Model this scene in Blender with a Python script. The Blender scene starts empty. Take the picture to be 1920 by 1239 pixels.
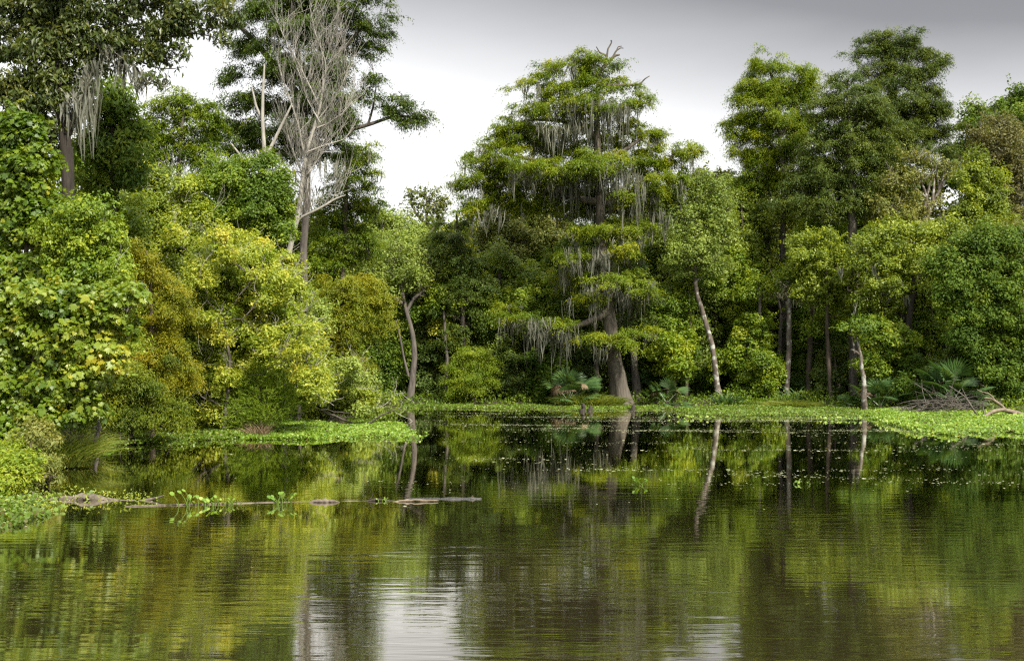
import bpy, math, random
import numpy as np
from mathutils import Vector

# ------------------------------------------------------------------ basics
F, CX, HY, CH = 2100.0, 960.0, 655.0, 3.0        # focal length in photo px, centre column, horizon row, eye height
col = bpy.context.scene.collection
rng = np.random.default_rng(7)

def P(px, py, D):
    return np.array([(px - CX) / F * D, D, CH + (HY - py) / F * D])

def G(px, py):
    D = F * CH / (py - HY)
    return np.array([(px - CX) / F * D, D, 0.0])

def unit(v):
    return v / np.maximum(np.linalg.norm(v, axis=-1, keepdims=True), 1e-9)

def tag(o, label=None, cat=None, group=None, kind=None):
    if label: o['label'] = label
    if cat: o['category'] = cat
    if group: o['group'] = group
    if kind: o['kind'] = kind
    return o

def empty(name, loc):
    o = bpy.data.objects.new(name, None); col.objects.link(o)
    o.location = [float(v) for v in loc]; o.empty_display_size = 0.3
    return o

class MB:
    """collects geometry pieces (verts, polygons of n corners) and links them as ONE mesh"""
    def __init__(s):
        s.v = []; s.f = []; s.n = 0; s.t = []; s.sm = []
    def add(s, verts, faces, tint=None, smooth=False):
        verts = np.asarray(verts, dtype=np.float32).reshape(-1, 3)
        faces = np.asarray(faces, dtype=np.int32)
        if len(verts) == 0: return
        s.v.append(verts); s.f.append(faces + s.n); s.n += len(verts)
        k = len(faces)
        s.t.append(np.full(k, 0.5, np.float32) if tint is None else np.asarray(tint, np.float32))
        s.sm.append(np.full(k, smooth, bool))
    def build(s, name, mat, parent=None, origin=(0, 0, 0)):
        me = bpy.data.meshes.new(name)
        V = np.concatenate(s.v) - np.asarray(origin, dtype=np.float32)
        loops = np.concatenate([f.ravel() for f in s.f])
        tot = np.concatenate([np.full(len(f), f.shape[1], np.int32) for f in s.f])
        start = np.concatenate([[0], np.cumsum(tot)[:-1]]).astype(np.int32)
        me.vertices.add(len(V)); me.vertices.foreach_set('co', V.ravel())
        me.loops.add(len(loops)); me.loops.foreach_set('vertex_index', loops)
        me.polygons.add(len(tot)); me.polygons.foreach_set('loop_start', start)
        me.polygons.foreach_set('loop_total', tot)
        me.polygons.foreach_set('use_smooth', np.concatenate(s.sm))
        a = me.attributes.new('tint', 'FLOAT', 'FACE'); a.data.foreach_set('value', np.concatenate(s.t))
        me.materials.append(mat)
        me.update(calc_edges=True)
        o = bpy.data.objects.new(name, me); col.objects.link(o)
        if parent is not None: o.parent = parent
        else: o.location = [float(x) for x in origin]
        return o

# ------------------------------------------------------------------ materials
def newmat(name):
    m = bpy.data.materials.new(name); m.use_nodes = True
    nt = m.node_tree; nt.nodes.clear()
    return m, nt, nt.nodes.new('ShaderNodeOutputMaterial')

def ramp(nt, stops):
    r = nt.nodes.new('ShaderNodeValToRGB'); e = r.color_ramp.elements
    while len(e) < len(stops): e.new(0.5)
    for k, (p, c) in enumerate(stops):
        e[k].position = p; e[k].color = (*c, 1)
    return r

_lm = {}
WARM = {'cypress_needles': (1.6, 1.52, 0.9), 'dark_cypress_needles': (1.9, 1.6, 1.28), 'deep_green_cypress_needles': (2.4, 1.75, 0.75), 'rusty_cypress_needles': (1.12, 1.4, 1.0), 'yellowing_cypress_needles': (1.4, 1.42, 1.0), 'yellow_green_leaves': (1.65, 1.35, 1.3), 'mid_green_leaves': (2.3, 1.75, 0.9), 'bright_green_leaves': (2.6, 1.35, 0.7), 'dark_green_leaves': (2.7, 2.1, 0.95), 'deep_shade_leaves': (3.0, 2.4, 1.2), 'olive_leaves': (1.3, 1.3, 1.28), 'pale_grey_green_leaves': (1.45, 1.55, 0.9), 'brown_olive_leaves': (1.3, 1.3, 1.44), 'lobed_vine_leaves': (1.5, 1.25, 1.0), 'overhanging_leaves': (1.5, 1.3, 1.6), 'willow_leaves': (1.5, 1.3, 1.12), 'water_hyacinth_leaves': (1.45, 1.15, 1.5), 'shaded_hyacinth_leaves': (1.6, 1.2, 0.8), 'palmetto_fans': (2.0, 1.4, 0.8)}
def leafmat(name, cols, trans=0.35, rough=0.5, spec=0.35):
    if name in _lm: return _lm[name]
    cols = [tuple(min(.8, round(a * b, 4)) for a, b in zip(c, WARM.get(name, (1, 1, 1)))) for c in cols]
    m, nt, out = newmat(name); N, L = nt.nodes, nt.links
    at = N.new('ShaderNodeAttribute'); at.attribute_name = 'tint'
    geo = N.new('ShaderNodeNewGeometry')
    nz = N.new('ShaderNodeTexNoise'); nz.inputs['Scale'].default_value = 0.55; nz.inputs['Detail'].default_value = 3
    L.new(geo.outputs['Position'], nz.inputs['Vector'])
    a = N.new('ShaderNodeMath'); a.operation = 'MULTIPLY_ADD'; a.inputs[1].default_value = 0.7; a.inputs[2].default_value = -0.35
    L.new(nz.outputs['Fac'], a.inputs[0])
    b = N.new('ShaderNodeMath'); b.operation = 'ADD'; b.use_clamp = True
    L.new(a.outputs[0], b.inputs[0]); L.new(at.outputs['Fac'], b.inputs[1])
    k = len(cols)
    r = ramp(nt, [(i / (k - 1), c) for i, c in enumerate(cols)])
    L.new(b.outputs[0], r.inputs['Fac'])
    pb = N.new('ShaderNodeBsdfPrincipled'); pb.inputs['Roughness'].default_value = rough
    pb.inputs['Specular IOR Level'].default_value = spec
    L.new(r.outputs['Color'], pb.inputs['Base Color'])
    tr = N.new('ShaderNodeBsdfTranslucent')
    mc = N.new('ShaderNodeMix'); mc.data_type = 'RGBA'; mc.blend_type = 'MULTIPLY'; mc.inputs['Factor'].default_value = 1.0
    L.new(r.outputs['Color'], mc.inputs['A']); mc.inputs['B'].default_value = (1.5, 1.35, 0.6, 1)
    L.new(mc.outputs['Result'], tr.inputs['Color'])
    mx = N.new('ShaderNodeMixShader'); mx.inputs['Fac'].default_value = trans
    L.new(pb.outputs[0], mx.inputs[1]); L.new(tr.outputs[0], mx.inputs[2]); L.new(mx.outputs[0], out.inputs['Surface'])
    _lm[name] = m
    return m

def barkmat(name, c1, c2, c3=None, scale=6.0, stretch=0.18, bump=0.5):
    m, nt, out = newmat(name); N, L = nt.nodes, nt.links
    geo = N.new('ShaderNodeTexCoord')
    mp = N.new('ShaderNodeMapping'); mp.inputs['Scale'].default_value = (1, 1, stretch)
    L.new(geo.outputs['Object'], mp.inputs['Vector'])
    nz = N.new('ShaderNodeTexNoise'); nz.inputs['Scale'].default_value = scale; nz.inputs['Detail'].default_value = 6
    nz.inputs['Roughness'].default_value = 0.7
    L.new(mp.outputs[0], nz.inputs['Vector'])
    r = ramp(nt, [(0.3, c1), (0.7, c2)]); L.new(nz.outputs['Fac'], r.inputs['Fac'])
    colr = r.outputs['Color']
    if c3:                                             # lichen blotches
        n2 = N.new('ShaderNodeTexNoise'); n2.inputs['Scale'].default_value = 3.5; n2.inputs['Detail'].default_value = 5
        L.new(geo.outputs['Object'], n2.inputs['Vector'])
        r2 = ramp(nt, [(0.52, (0, 0, 0)), (0.62, (1, 1, 1))]); L.new(n2.outputs['Fac'], r2.inputs['Fac'])
        mx = N.new('ShaderNodeMix'); mx.data_type = 'RGBA'
        L.new(r2.outputs['Color'], mx.inputs['Factor']); L.new(colr, mx.inputs['A']); mx.inputs['B'].default_value = (*c3, 1)
        colr = mx.outputs['Result']
    pb = N.new('ShaderNodeBsdfPrincipled'); pb.inputs['Roughness'].default_value = 0.85
    pb.inputs['Specular IOR Level'].default_value = 0.2
    L.new(colr, pb.inputs['Base Color'])
    bp = N.new('ShaderNodeBump'); bp.inputs['Strength'].default_value = bump; bp.inputs['Distance'].default_value = 0.05
    L.new(nz.outputs['Fac'], bp.inputs['Height']); L.new(bp.outputs[0], pb.inputs['Normal'])
    L.new(pb.outputs[0], out.inputs['Surface'])
    return m

LM = {
 'cypress':  leafmat('cypress_needles', [(.030, .060, .008), (.075, .125, .010), (.135, .180, .012), (.230, .235, .018)], .40),
 'cypdark':  leafmat('dark_cypress_needles', [(.014, .032, .008), (.032, .065, .010), (.055, .095, .012), (.090, .130, .016)], .30),
 'cypblue':  leafmat('deep_green_cypress_needles', [(.012, .030, .014), (.026, .058, .020), (.045, .085, .022), (.070, .115, .024)], .28),
 'gold':     leafmat('rusty_cypress_needles', [(.070, .090, .010), (.160, .150, .010), (.270, .205, .014), (.350, .185, .022)], .40),
 'goldgreen':leafmat('yellowing_cypress_needles', [(.050, .080, .010), (.120, .150, .010), (.180, .185, .012), (.250, .190, .018)], .40),
 'lime':     leafmat('yellow_green_leaves', [(.060, .110, .012), (.130, .210, .018), (.210, .300, .030), (.340, .380, .060)], .42, .45, .4),
 'green':    leafmat('mid_green_leaves', [(.022, .055, .010), (.050, .110, .014), (.090, .165, .020), (.150, .220, .030)], .38, .45),
 'bright':   leafmat('bright_green_leaves', [(.025, .090, .015), (.055, .170, .025), (.095, .240, .035), (.160, .300, .060)], .42, .45),
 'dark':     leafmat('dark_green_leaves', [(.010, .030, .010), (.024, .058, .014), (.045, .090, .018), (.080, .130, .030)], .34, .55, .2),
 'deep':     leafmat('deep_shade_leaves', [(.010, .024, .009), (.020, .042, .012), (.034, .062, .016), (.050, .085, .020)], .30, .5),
 'olive':    leafmat('olive_leaves', [(.040, .060, .012), (.080, .105, .018), (.130, .150, .026), (.190, .190, .045)], .36),
 'pale':     leafmat('pale_grey_green_leaves', [(.060, .085, .025), (.115, .150, .040), (.180, .220, .065), (.260, .290, .110)], .38),
 'brown':    leafmat('brown_olive_leaves', [(.045, .040, .012), (.085, .085, .020), (.120, .120, .028), (.170, .145, .040)], .34),
 'maple':    leafmat('lobed_vine_leaves', [(.040, .095, .010), (.090, .170, .015), (.150, .230, .025), (.290, .310, .030)], .40, .42, .45),
 'over':     leafmat('overhanging_leaves', [(.018, .036, .008), (.040, .070, .010), (.070, .100, .012), (.120, .130, .020)], .40, .4, .4),
 'willow':   leafmat('willow_leaves', [(.070, .130, .015), (.120, .210, .020), (.170, .270, .030), (.230, .330, .045)], .42),
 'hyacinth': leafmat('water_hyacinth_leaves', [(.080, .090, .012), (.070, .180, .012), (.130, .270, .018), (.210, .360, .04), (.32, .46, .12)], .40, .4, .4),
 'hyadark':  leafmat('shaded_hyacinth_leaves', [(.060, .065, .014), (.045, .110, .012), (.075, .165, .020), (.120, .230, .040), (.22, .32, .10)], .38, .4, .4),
 'moss':     leafmat('spanish_moss_strands', [(.085, .09, .07), (.14, .145, .115), (.20, .205, .165), (.28, .285, .23)], .30, .9, .1),
 'mosspale': leafmat('pale_moss_strands', [(.18, .18, .12), (.25, .25, .17), (.33, .33, .23), (.42, .42, .31)], .30, .9, .1),
 'palm':     leafmat('palmetto_fans', [(.012, .045, .022), (.025, .080, .040), (.045, .115, .055), (.090, .160, .060)], .25, .4, .5),
 'palmdead': leafmat('dead_palmetto_fans', [(.10, .075, .045), (.18, .13, .08), (.26, .19, .12), (.34, .26, .17)], .25, .7, .2),
 'grass':    leafmat('bank_grass_blades', [(.070, .110, .015), (.130, .180, .020), (.200, .240, .030), (.280, .270, .060)], .35),
 'straw':    leafmat('rusty_dead_fronds', [(.16, .055, .020), (.26, .095, .035), (.36, .15, .06), (.42, .22, .10)], .2),
 'fleck':    leafmat('floating_flecks', [(.20, .24, .10), (.30, .33, .17), (.40, .42, .26), (.55, .55, .40)], .1, .6),
}
BK = {
 'cypress': barkmat('cypress_bark', (.032, .027, .021), (.155, .135, .108), None, 5.0, .12),
 'dark':    barkmat('dark_bark', (.017, .014, .011), (.062, .052, .042), None, 7.0),
 'brown':   barkmat('brown_bark', (.04, .031, .024), (.14, .112, .085), None, 7.0),
 'grey':    barkmat('grey_bark', (.045, .038, .032), (.17, .15, .13), None, 7.0),
 'lichen':  barkmat('lichen_bark', (.06, .048, .038), (.17, .14, .115), (.34, .34, .30), 7.0),
 'bone':    barkmat('bleached_wood', (.19, .178, .15), (.42, .395, .345), None, 9.0, .3, .3),
 'log':     barkmat('driftwood', (.045, .037, .028), (.21, .175, .135), None, 9.0, 1.0, .6),
 'branch':  barkmat('peeled_branch_wood', (.10, .08, .055), (.24, .195, .14), None, 9.0, 1.0, .3),
}

# ------------------------------------------------------------------ primitives
def tube(mb, path, radii, sides=7, tint=.5, flute=0.0, cap=True):
    path = np.asarray(path, float); k = len(path)
    radii = np.broadcast_to(np.asarray(radii, float), (k,))
    tan = np.gradient(path, axis=0); tan = unit(tan)
    ref = np.array([0.0, 1.0, 0.05]) if abs(tan[:, 1]).mean() < .8 else np.array([1.0, 0, 0.1])
    a = unit(np.cross(tan, ref)); b = np.cross(tan, a)
    th = np.linspace(0, 2 * np.pi, sides, endpoint=False)
    if np.ndim(flute) == 0: flute = np.full(k, float(flute))
    rr = radii[:, None] * (1 + flute[:, None] * (np.sin(5 * th + .7) + .6 * np.sin(9 * th + 2))[None])
    V = path[:, None] + rr[..., None] * (np.cos(th)[None, :, None] * a[:, None] + np.sin(th)[None, :, None] * b[:, None])
    V = V.reshape(-1, 3)
    i = np.arange(k - 1)[:, None] * sides; j = np.arange(sides)[None]; j2 = (j + 1) % sides
    Fq = np.stack([i + j, i + j2, i + sides + j2, i + sides + j], -1).reshape(-1, 4)
    mb.add(V, Fq, np.full(len(Fq), tint), smooth=sides > 4)

def smooth_path(pts, n):
    pts = np.asarray(pts, float)
    t = np.concatenate([[0], np.cumsum(np.linalg.norm(np.diff(pts, axis=0), axis=1))]); t /= t[-1]
    u = np.linspace(0, 1, n)
    out = np.stack([np.interp(u, t, pts[:, k]) for k in range(pts.shape[1])], -1)
    for _ in range(max(1, n // 10)):
        out[1:-1] = .25 * out[:-2] + .5 * out[1:-1] + .25 * out[2:]
    return out

def blades(mb, C, d, nrm, L, W, tint, fold=.18):
    """one four-cornered folded leaf per row"""
    d = unit(d); s = unit(np.cross(d, nrm)); n = np.cross(s, d)
    L = np.broadcast_to(L, (len(C),))[:, None]; W = np.broadcast_to(W, (len(C),))[:, None]
    v0 = C - d * L * .5; v2 = C + d * L * .5
    m = C - d * L * .08 + n * W * fold
    V = np.stack([v0, m + s * W * .5, v2, m - s * W * .5], 1).reshape(-1, 3)
    k = np.arange(len(C))[:, None] * 4
    mb.add(V, k + np.arange(4)[None], tint)

LOBE = np.array([(0, -.5), (.30, -.34), (.52, -.02), (.26, .04), (.30, .34), (.10, .24), (0, .55), (-.10, .24), (-.30, .34), (-.26, .04), (-.52, -.02), (-.30, -.34)])
ROUND = np.array([(0, -.5), (.34, -.3), (.46, .1), (.22, .46), (-.22, .46), (-.46, .1), (-.34, -.3)])
def shaped(mb, C, d, nrm, size, tint, shape, cup=.22):
    d = unit(d); s = unit(np.cross(d, nrm)); n = np.cross(s, d)
    size = np.broadcast_to(size, (len(C),))[:, None, None]
    k = len(shape)
    V = C[:, None] + size * (shape[None, :, 1, None] * d[:, None] + shape[None, :, 0, None] * s[:, None]
                            + cup * np.abs(shape[None, :, 0, None]) * n[:, None])
    idx = np.arange(len(C))[:, None] * k
    mb.add(V.reshape(-1, 3), idx + np.arange(k)[None], tint)

def rnd_unit(n, r):
    return unit(r.normal(size=(n, 3)))

COV = 1.75
# ------------------------------------------------------------------ foliage fillers (blobs are (centre, radii))
def fill_broad(mb, blobs, r, L=.14, W=.09, cover=3.0, clump=.5, lobed=False, droop=.3, tb=0.0, hollow=.35, shoots=5.0):
    for C, R in blobs:
        area = math.pi * R[0] * R[2]
        n = int(COV * cover * area / (L * W * .30))
        nc = max(5, int(2.6 * area / (clump ** 2)))
        u = rnd_unit(nc, r); rad = r.uniform(hollow ** 3, 1, nc) ** (1 / 3)
        ph = r.uniform(0, 6.3, 4)
        lump = 1 + .26 * np.sin(3.3 * u[:, 0] + ph[0]) * np.sin(2.7 * u[:, 2] + ph[1]) + .18 * np.sin(6.1 * u[:, 0] + ph[2]) * np.sin(5.3 * u[:, 2] + 2 * u[:, 1] + ph[3])
        stray = np.where(r.uniform(0, 1, nc) < .14, r.uniform(1.05, 1.45, nc), 1.0)
        cc = C + u * (rad * lump * stray)[:, None] * R * (1 + r.normal(0, .12, (nc, 1)))
        cr = clump * np.clip(r.lognormal(-.32, .42, nc), .3, 1.7); ct = r.normal(0, .13, nc)
        w = cr ** 2; w /= w.sum()
        k = r.choice(nc, n, p=w)
        v = rnd_unit(n, r); q = r.uniform(0, 1, n) ** .45
        off = v * q[:, None] * cr[k][:, None]; off[:, 2] = off[:, 2] * .75 + .08 * cr[k]
        pos = cc[k] + off
        pos[:, 2] -= .25 * (off[:, 0] ** 2 + off[:, 1] ** 2) / cr[k]
        nn = unit(v * .8 + u[k] * .5 + np.array([0, 0, .7]) + r.normal(0, .6, (n, 3)))
        dd = unit(np.cross(nn, r.normal(size=(n, 3))) + np.array([0, 0, -droop]) + v * .4)
        s = np.clip(r.lognormal(-.08, .3, n), .45, 1.7)
        t = .45 + tb + ct[k] + r.normal(0, .13, n)
        if lobed: shaped(mb, pos, dd, nn, L * s * 1.15, t, LOBE)
        else: blades(mb, pos, dd, nn, L * s, W * s, t)
        ns = int(area * shoots / (clump / .45)); m = 12                  # leafy shoots breaking the outline
        if ns:
            u = rnd_unit(ns, r); u[:, 2] = np.abs(u[:, 2]) * r.choice([1, 1, -.5], ns)
            O = C + u * R * r.uniform(.6, 1.0, (ns, 1)); A = unit(u * .8 + [0, 0, .35] + r.normal(0, .4, (ns, 3)))
            SL = clump * r.uniform(.8, 2.1, ns); q = np.linspace(.05, 1, m)[None, :, None]
            pos = (O[:, None] + A[:, None] * SL[:, None, None] * q - np.array([0, 0, .22]) * SL[:, None, None] * q ** 2 + r.normal(0, .035, (ns, m, 3))).reshape(-1, 3)
            dd = (A[:, None] * .5 + r.normal(0, .6, (ns, m, 3)) + np.array([0, 0, -.25])).reshape(-1, 3)
            nn = (r.normal(0, .5, (ns, m, 3)) + np.array([0, -.2, .9])).reshape(-1, 3)
            s = r.uniform(.6, 1.2, ns * m); t = np.repeat(.5 + tb + r.normal(0, .13, ns), m) + r.normal(0, .1, ns * m) + .06
            if lobed: shaped(mb, pos, dd, nn, L * s, t, LOBE)
            else: blades(mb, pos, dd, nn, L * s, W * s, t)

def fill_cypress(mb, blobs, axis, r, L=.17, W=.05, cover=3.0, spray=.75, tb=0.0, flat=.55):
    """feathery sprays: short twigs growing outward with narrow needles hanging from them"""
    for C, R in blobs:
        area = math.pi * R[0] * R[2]
        m = 16
        n = max(8, int(COV * cover * area / (L * W * .36) / m))
        nc = max(4, int(2.2 * area / (spray ** 2 * .5)))
        u = rnd_unit(nc, r); u[:, 2] = np.abs(u[:, 2]) * r.choice([1, 1, 1, -.6], nc)
        rad = r.uniform(.12, 1, nc) ** .42
        cc = C + u * rad[:, None] * R * (1 + r.normal(0, .2, (nc, 1))) + r.normal(0, .12, (nc, 3)); ct = r.normal(0, .12, nc)
        k = r.integers(0, nc, n)
        O = cc[k] + r.normal(0, .16, (n, 3)) * np.array([1.3, 1.3, flat]) * spray
        out = O - np.array([axis[0], axis[1], 0]); out[:, 2] = 0
        A = unit(unit(out) * .7 + r.normal(0, .75, (n, 3)) * np.array([1, 1, .45]) + np.array([0, 0, .15]))
        SL = spray * r.uniform(.4, 1.0, n)
        t = np.linspace(0, 1, m)[None, :, None]
        pos = O[:, None] + A[:, None] * (SL[:, None, None] * t) + np.array([0, 0, -1.0]) * (.55 * SL[:, None, None] * t ** 2)
        pos = pos + r.normal(0, .045, (n, m, 3)) * np.array([1, 1, 1.2])
        side = unit(np.cross(A, [0, 0, 1.0]))[:, None] * np.where(np.arange(m) % 2, 1, -1)[None, :, None]
        dd = A[:, None] * .45 + side * .55 + np.array([0, 0, -.55]) + r.normal(0, .25, (n, m, 3))
        nn = np.array([0, 0, 1.0]) + side * .3 + r.normal(0, .35, (n, m, 3)) + unit(out)[:, None] * .35
        s = r.uniform(.7, 1.3, (n, m)) * (1.05 - .4 * t[..., 0])
        pos = pos.reshape(-1, 3); dd = dd.reshape(-1, 3); nn = nn.reshape(-1, 3); s = s.ravel()
        pos = pos + unit(dd) * (L * .4)
        tt = (.45 + tb + ct[k][:, None] + r.normal(0, .10, (n, m)) + .10 * t[..., 0]).ravel()
        blades(mb, pos, dd, nn, L * s, W * s, tt)

def fill_willow(mb, blobs, r, L=.13, W=.018, cover=2.5, rise=.6, tb=0.):
    for C, R in blobs:
        area = math.pi * R[0] * R[2]; m = 14
        n = int(cover * area / (L * W * .4) / m)
        u = rnd_unit(n, r); O = C + u * (r.uniform(.02, 1, n) ** .4)[:, None] * R
        A = unit(u * np.array([.8, .8, .3]) + np.array([0, 0, rise]) + r.normal(0, .3, (n, 3)))
        SL = r.uniform(.3, .6, n); t = np.linspace(0, 1, m)[None, :, None]
        pos = O[:, None] + A[:, None] * SL[:, None, None] * t + np.array([0, 0, -.25]) * SL[:, None, None] * t ** 2
        dd = A[:, None] + r.normal(0, .45, (n, m, 3)); nn = r.normal(0, 1, (n, m, 3)) + np.array([0, 0, .8])
        tt = (.5 + tb + r.normal(0, .12, (n, 1)) + r.normal(0, .08, (n, m))).ravel()
        pos = pos.reshape(-1, 3)
        blades(mb, pos, dd.reshape(-1, 3), nn.reshape(-1, 3), L, W, tt)

def fill_moss(mb, tops, lens, r, w=.035, per=5, spread=.15):
    """hanging strands: narrow tapering ribbons below each top point"""
    n = len(tops) * per
    T = np.repeat(tops, per, 0) + r.normal(0, 1, (n, 3)) * np.array([spread, spread, .08])
    Ln = np.repeat(lens, per) * r.uniform(.35, 1.0, n)
    a = r.uniform(0, np.pi, n); s = np.stack([np.cos(a), np.sin(a), np.zeros(n)], -1)
    K = 5; tt = np.linspace(0, 1, K)
    prof = np.array([.55, 1.0, .85, .55, .08])
    wob = np.cumsum(r.normal(0, .03, (n, K, 3)) * np.array([1, 1, 0]), 1)
    pull = (np.repeat(tops, per, 0) - T)[:, None] * (tt[None, :, None] ** 1.0) * .75
    ctr = T[:, None] + wob + pull - np.array([0, 0, 1.0]) * (Ln[:, None, None] * tt[None, :, None])
    ww = w * r.uniform(.6, 1.4, n)[:, None, None] * prof[None, :, None]
    V = np.stack([ctr - s[:, None] * ww, ctr + s[:, None] * ww], 2).reshape(n, K * 2, 3)
    base = np.arange(n)[:, None, None] * (2 * K) + np.arange(K - 1)[None, :, None] * 2
    Fq = (base + np.array([0, 1, 3, 2])[None, None]).reshape(-1, 4)
    mb.add(V.reshape(-1, 3), Fq, np.repeat(.5 + r.normal(0, .22, n), K - 1))

def whip(mb, p, d, L, rad, depth, r, rise=.35, kids=4, wander=.16, sides=5, minr=.004):
    """recursive bare branch"""
    n = 7; pts = [p]; q = p.copy(); dd = unit(d)
    for _ in range(n - 1):
        dd = unit(dd + r.normal(0, wander, 3) + np.array([0, 0, rise * .25])); q = q + dd * L / (n - 1); pts.append(q)
    pts = np.array(pts)
    tube(mb, pts, np.linspace(rad, max(minr, rad * .3), n), sides if rad > .03 else 3)
    if depth > 0:
        for _ in range(kids):
            k = r.integers(1, n - 1)
            base = unit(pts[k + 1] - pts[k])
            nd = unit(base * .8 + r.normal(0, .55, 3) + np.array([0, 0, rise]))
            whip(mb, pts[k], nd, L * r.uniform(.45, .75), max(minr, rad * .5), depth - 1, r, rise, kids, wander, sides, minr)
    return pts

# ------------------------------------------------------------------ tree builder
def tree(name, label, cat, D, trunk, blobs=(), kind='broad', mat='green', bark='brown', base=None, group=None,
         leaf=None, cover=3.0, clump=.5, moss=None, seed=0, limbs=True, limb_r=.06, depth=.75, extra=None, tb=0.0,
         flute=0.0, spray=.75, yjit=.35, twigs=0, twig_bark=None, mossmat='moss', limb_mat=None, twig_len=1.2, hollow=.35, shoots=5.0,
         moss_w=.026, moss_gap=.15, moss_front=.5, droop=.3, branches=(), flat=.55, tw=.72, moss_blobs=None, willow_rise=.6, twig_r=.018, twig_rise=.35):
    """trunk: list of (px, py, radius px); blobs: list of (px, py, rx px, ry px[, depth offset m]); all at distance D"""
    r = np.random.default_rng(1000 + seed); sc = D / F
    tp = [P(x, y, D) for x, y, _ in trunk]
    tp = np.array(tp); rad = np.array([w for *_, w in trunk]) * sc * tw
    tp[1:-1, 1] += r.normal(0, .12, len(tp) - 2) if len(tp) > 2 else 0
    root = empty(name, (tp[0][0], tp[0][1], tp[0][2] if base is None else base))
    org = np.array(root.location)
    tag(root, label, cat, group)
    if tp[0][2] > -.1 :
        tp = np.vstack([tp[0] - [0, 0, .5], tp]); rad = np.concatenate([[rad[0] * 1.1], rad])
    n = max(14, int((tp[-1][2] - tp[0][2]) * 1.6))
    sp = smooth_path(np.column_stack([tp, rad]), n); path, pr = sp[:, :3], sp[:, 3]
    path[1:-1] += r.normal(0, .02, (n - 2, 3)) * [1, 1, 0]
    tb_ = MB()
    fl = flute * np.exp(-(path[:, 2] - path[0, 2]) / 2.2) if flute else 0.0
    tube(tb_, path, pr * (1 + r.normal(0, .03, n)), 22 if pr.max() > .25 else 9, flute=fl if flute else 0.0)
    B = []
    for b in blobs:
        px, py, rx, ry = b[:4]; off = b[4] if len(b) > 4 else r.uniform(-yjit, yjit) * rx * sc
        DD = D + off; s2 = DD / F
        B.append((P(px, py, DD), np.array([rx * s2 * 1.1, max(.4, rx * s2 * depth), ry * s2 * 1.22])))
    nodes = [np.column_stack([path, pr])[2:]]
    for bp in branches:                                # explicit limbs, (px, py, r px[, depth])
        q = np.array([np.append(P(b[0], b[1], D + (b[3] if len(b) > 3 else 0)), b[2] * sc) for b in bp])
        q = smooth_path(q, max(8, len(q) * 4))
        tube(tb_, q[:, :3], q[:, 3], 7)
        nodes.append(q)
    if limbs and B:
        nd = np.concatenate(nodes)
        for C, R in sorted(B, key=lambda b: np.min(np.linalg.norm(nd[:, :3] - b[0], axis=1))):
            v = C - nd[:, :3]; cost = np.linalg.norm(v, axis=1) + 1.2 * np.maximum(0, .45 * np.hypot(v[:, 0], v[:, 1]) - v[:, 2])
            k = int(np.argmin(cost)); a = nd[k, :3]; e = C - [0, 0, R[2] * .3]; ln = np.linalg.norm(e - a)
            mid = (a + e) / 2 + [0, 0, -.06 * ln] + r.normal(0, .06 * ln, 3)
            lp = smooth_path([a, mid, e], 9); lp[1:-1] += r.normal(0, .03, (7, 3))
            lr = np.linspace(min(nd[k, 3] * .6, limb_r * .35 + .010 * ln), .014, 9)
            tube(tb_, lp, lr, 6)
            nd = np.vstack([nd, np.column_stack([lp, lr])[2:]])
            for _ in range(3):
                e2 = C + rnd_unit(1, r)[0] * R * .8; j = r.integers(3, 9)
                tube(tb_, smooth_path([lp[j], (lp[j] + e2) / 2 + r.normal(0, .08, 3), e2], 5), np.linspace(.014, .005, 5), 4)
    tb_.build('trunk', BK[bark], root, org)
    if B:
        cb = MB()
        if kind == 'broad' or kind == 'lobed':
            Lw = leaf or (.13, .082)
            fill_broad(cb, B, r, Lw[0], Lw[1], cover, clump, kind == 'lobed', tb=tb, hollow=hollow, droop=droop, shoots=shoots)
        elif kind == 'cypress':
            Lw = leaf or (.17, .05)
            fill_cypress(cb, B, org, r, Lw[0], Lw[1], cover, spray, tb, flat)
        elif kind == 'willow':
            Lw = leaf or (.13, .02)
            fill_willow(cb, B, r, Lw[0], Lw[1], cover, rise=willow_rise, tb=tb)
        if extra: extra(cb, r)
        cb.build('crown', LM[mat], root, org)
    if twigs and B:
        wb = MB()
        for C, R in B:
            for _ in range(twigs):
                u = rnd_unit(1, r)[0]; p = C + u * R * .35 - [0, 0, R[2] * .3]
                whip(wb, p, u + [0, 0, .5], twig_len * r.uniform(.6, 1.2), twig_r, 1, r, twig_rise, 3, .2, 4, .006)
        wb.build('twigs', BK[twig_bark or 'bone'], root, org)['kind'] = 'stuff'
    if moss:
        dens, lmin, lmax = moss
        mbm = MB(); tops = []; lens = []
        if moss_blobs is not None:
            for px, py, rx, ln in moss_blobs:
                k = max(2, int(rx * 2 * sc / moss_gap)); c = P(px, py, D)
                xs = np.linspace(-rx, rx, k) * sc
                for x in xs:
                    tops.append(c + [x + r.normal(0, .06), r.uniform(-moss_front, .2), r.normal(0, .12)]); lens.append(ln * sc * min(1.15, .25 + r.exponential(.4)))
        for C, R in B:
            k = int(dens * .75 * R[0] * 2)
            if k <= 0: continue
            g = r.normal(0, 1); gx = r.uniform(-1, 1, k) ; gx = np.sin(gx * 1.5 + g * .4)
            x = gx * R[0] * .95; y = r.uniform(-1, .3, k) * R[1] * .8
            z = -R[2] * r.uniform(-.2, .8, k) * np.sqrt(np.clip(1 - gx ** 2, 0, 1))
            tops += list(np.stack([C[0] + x, C[1] + y, C[2] + z], -1))
            lens += list(lmin + (lmax - lmin) * r.uniform(0, 1, k) ** 2.2)
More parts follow.
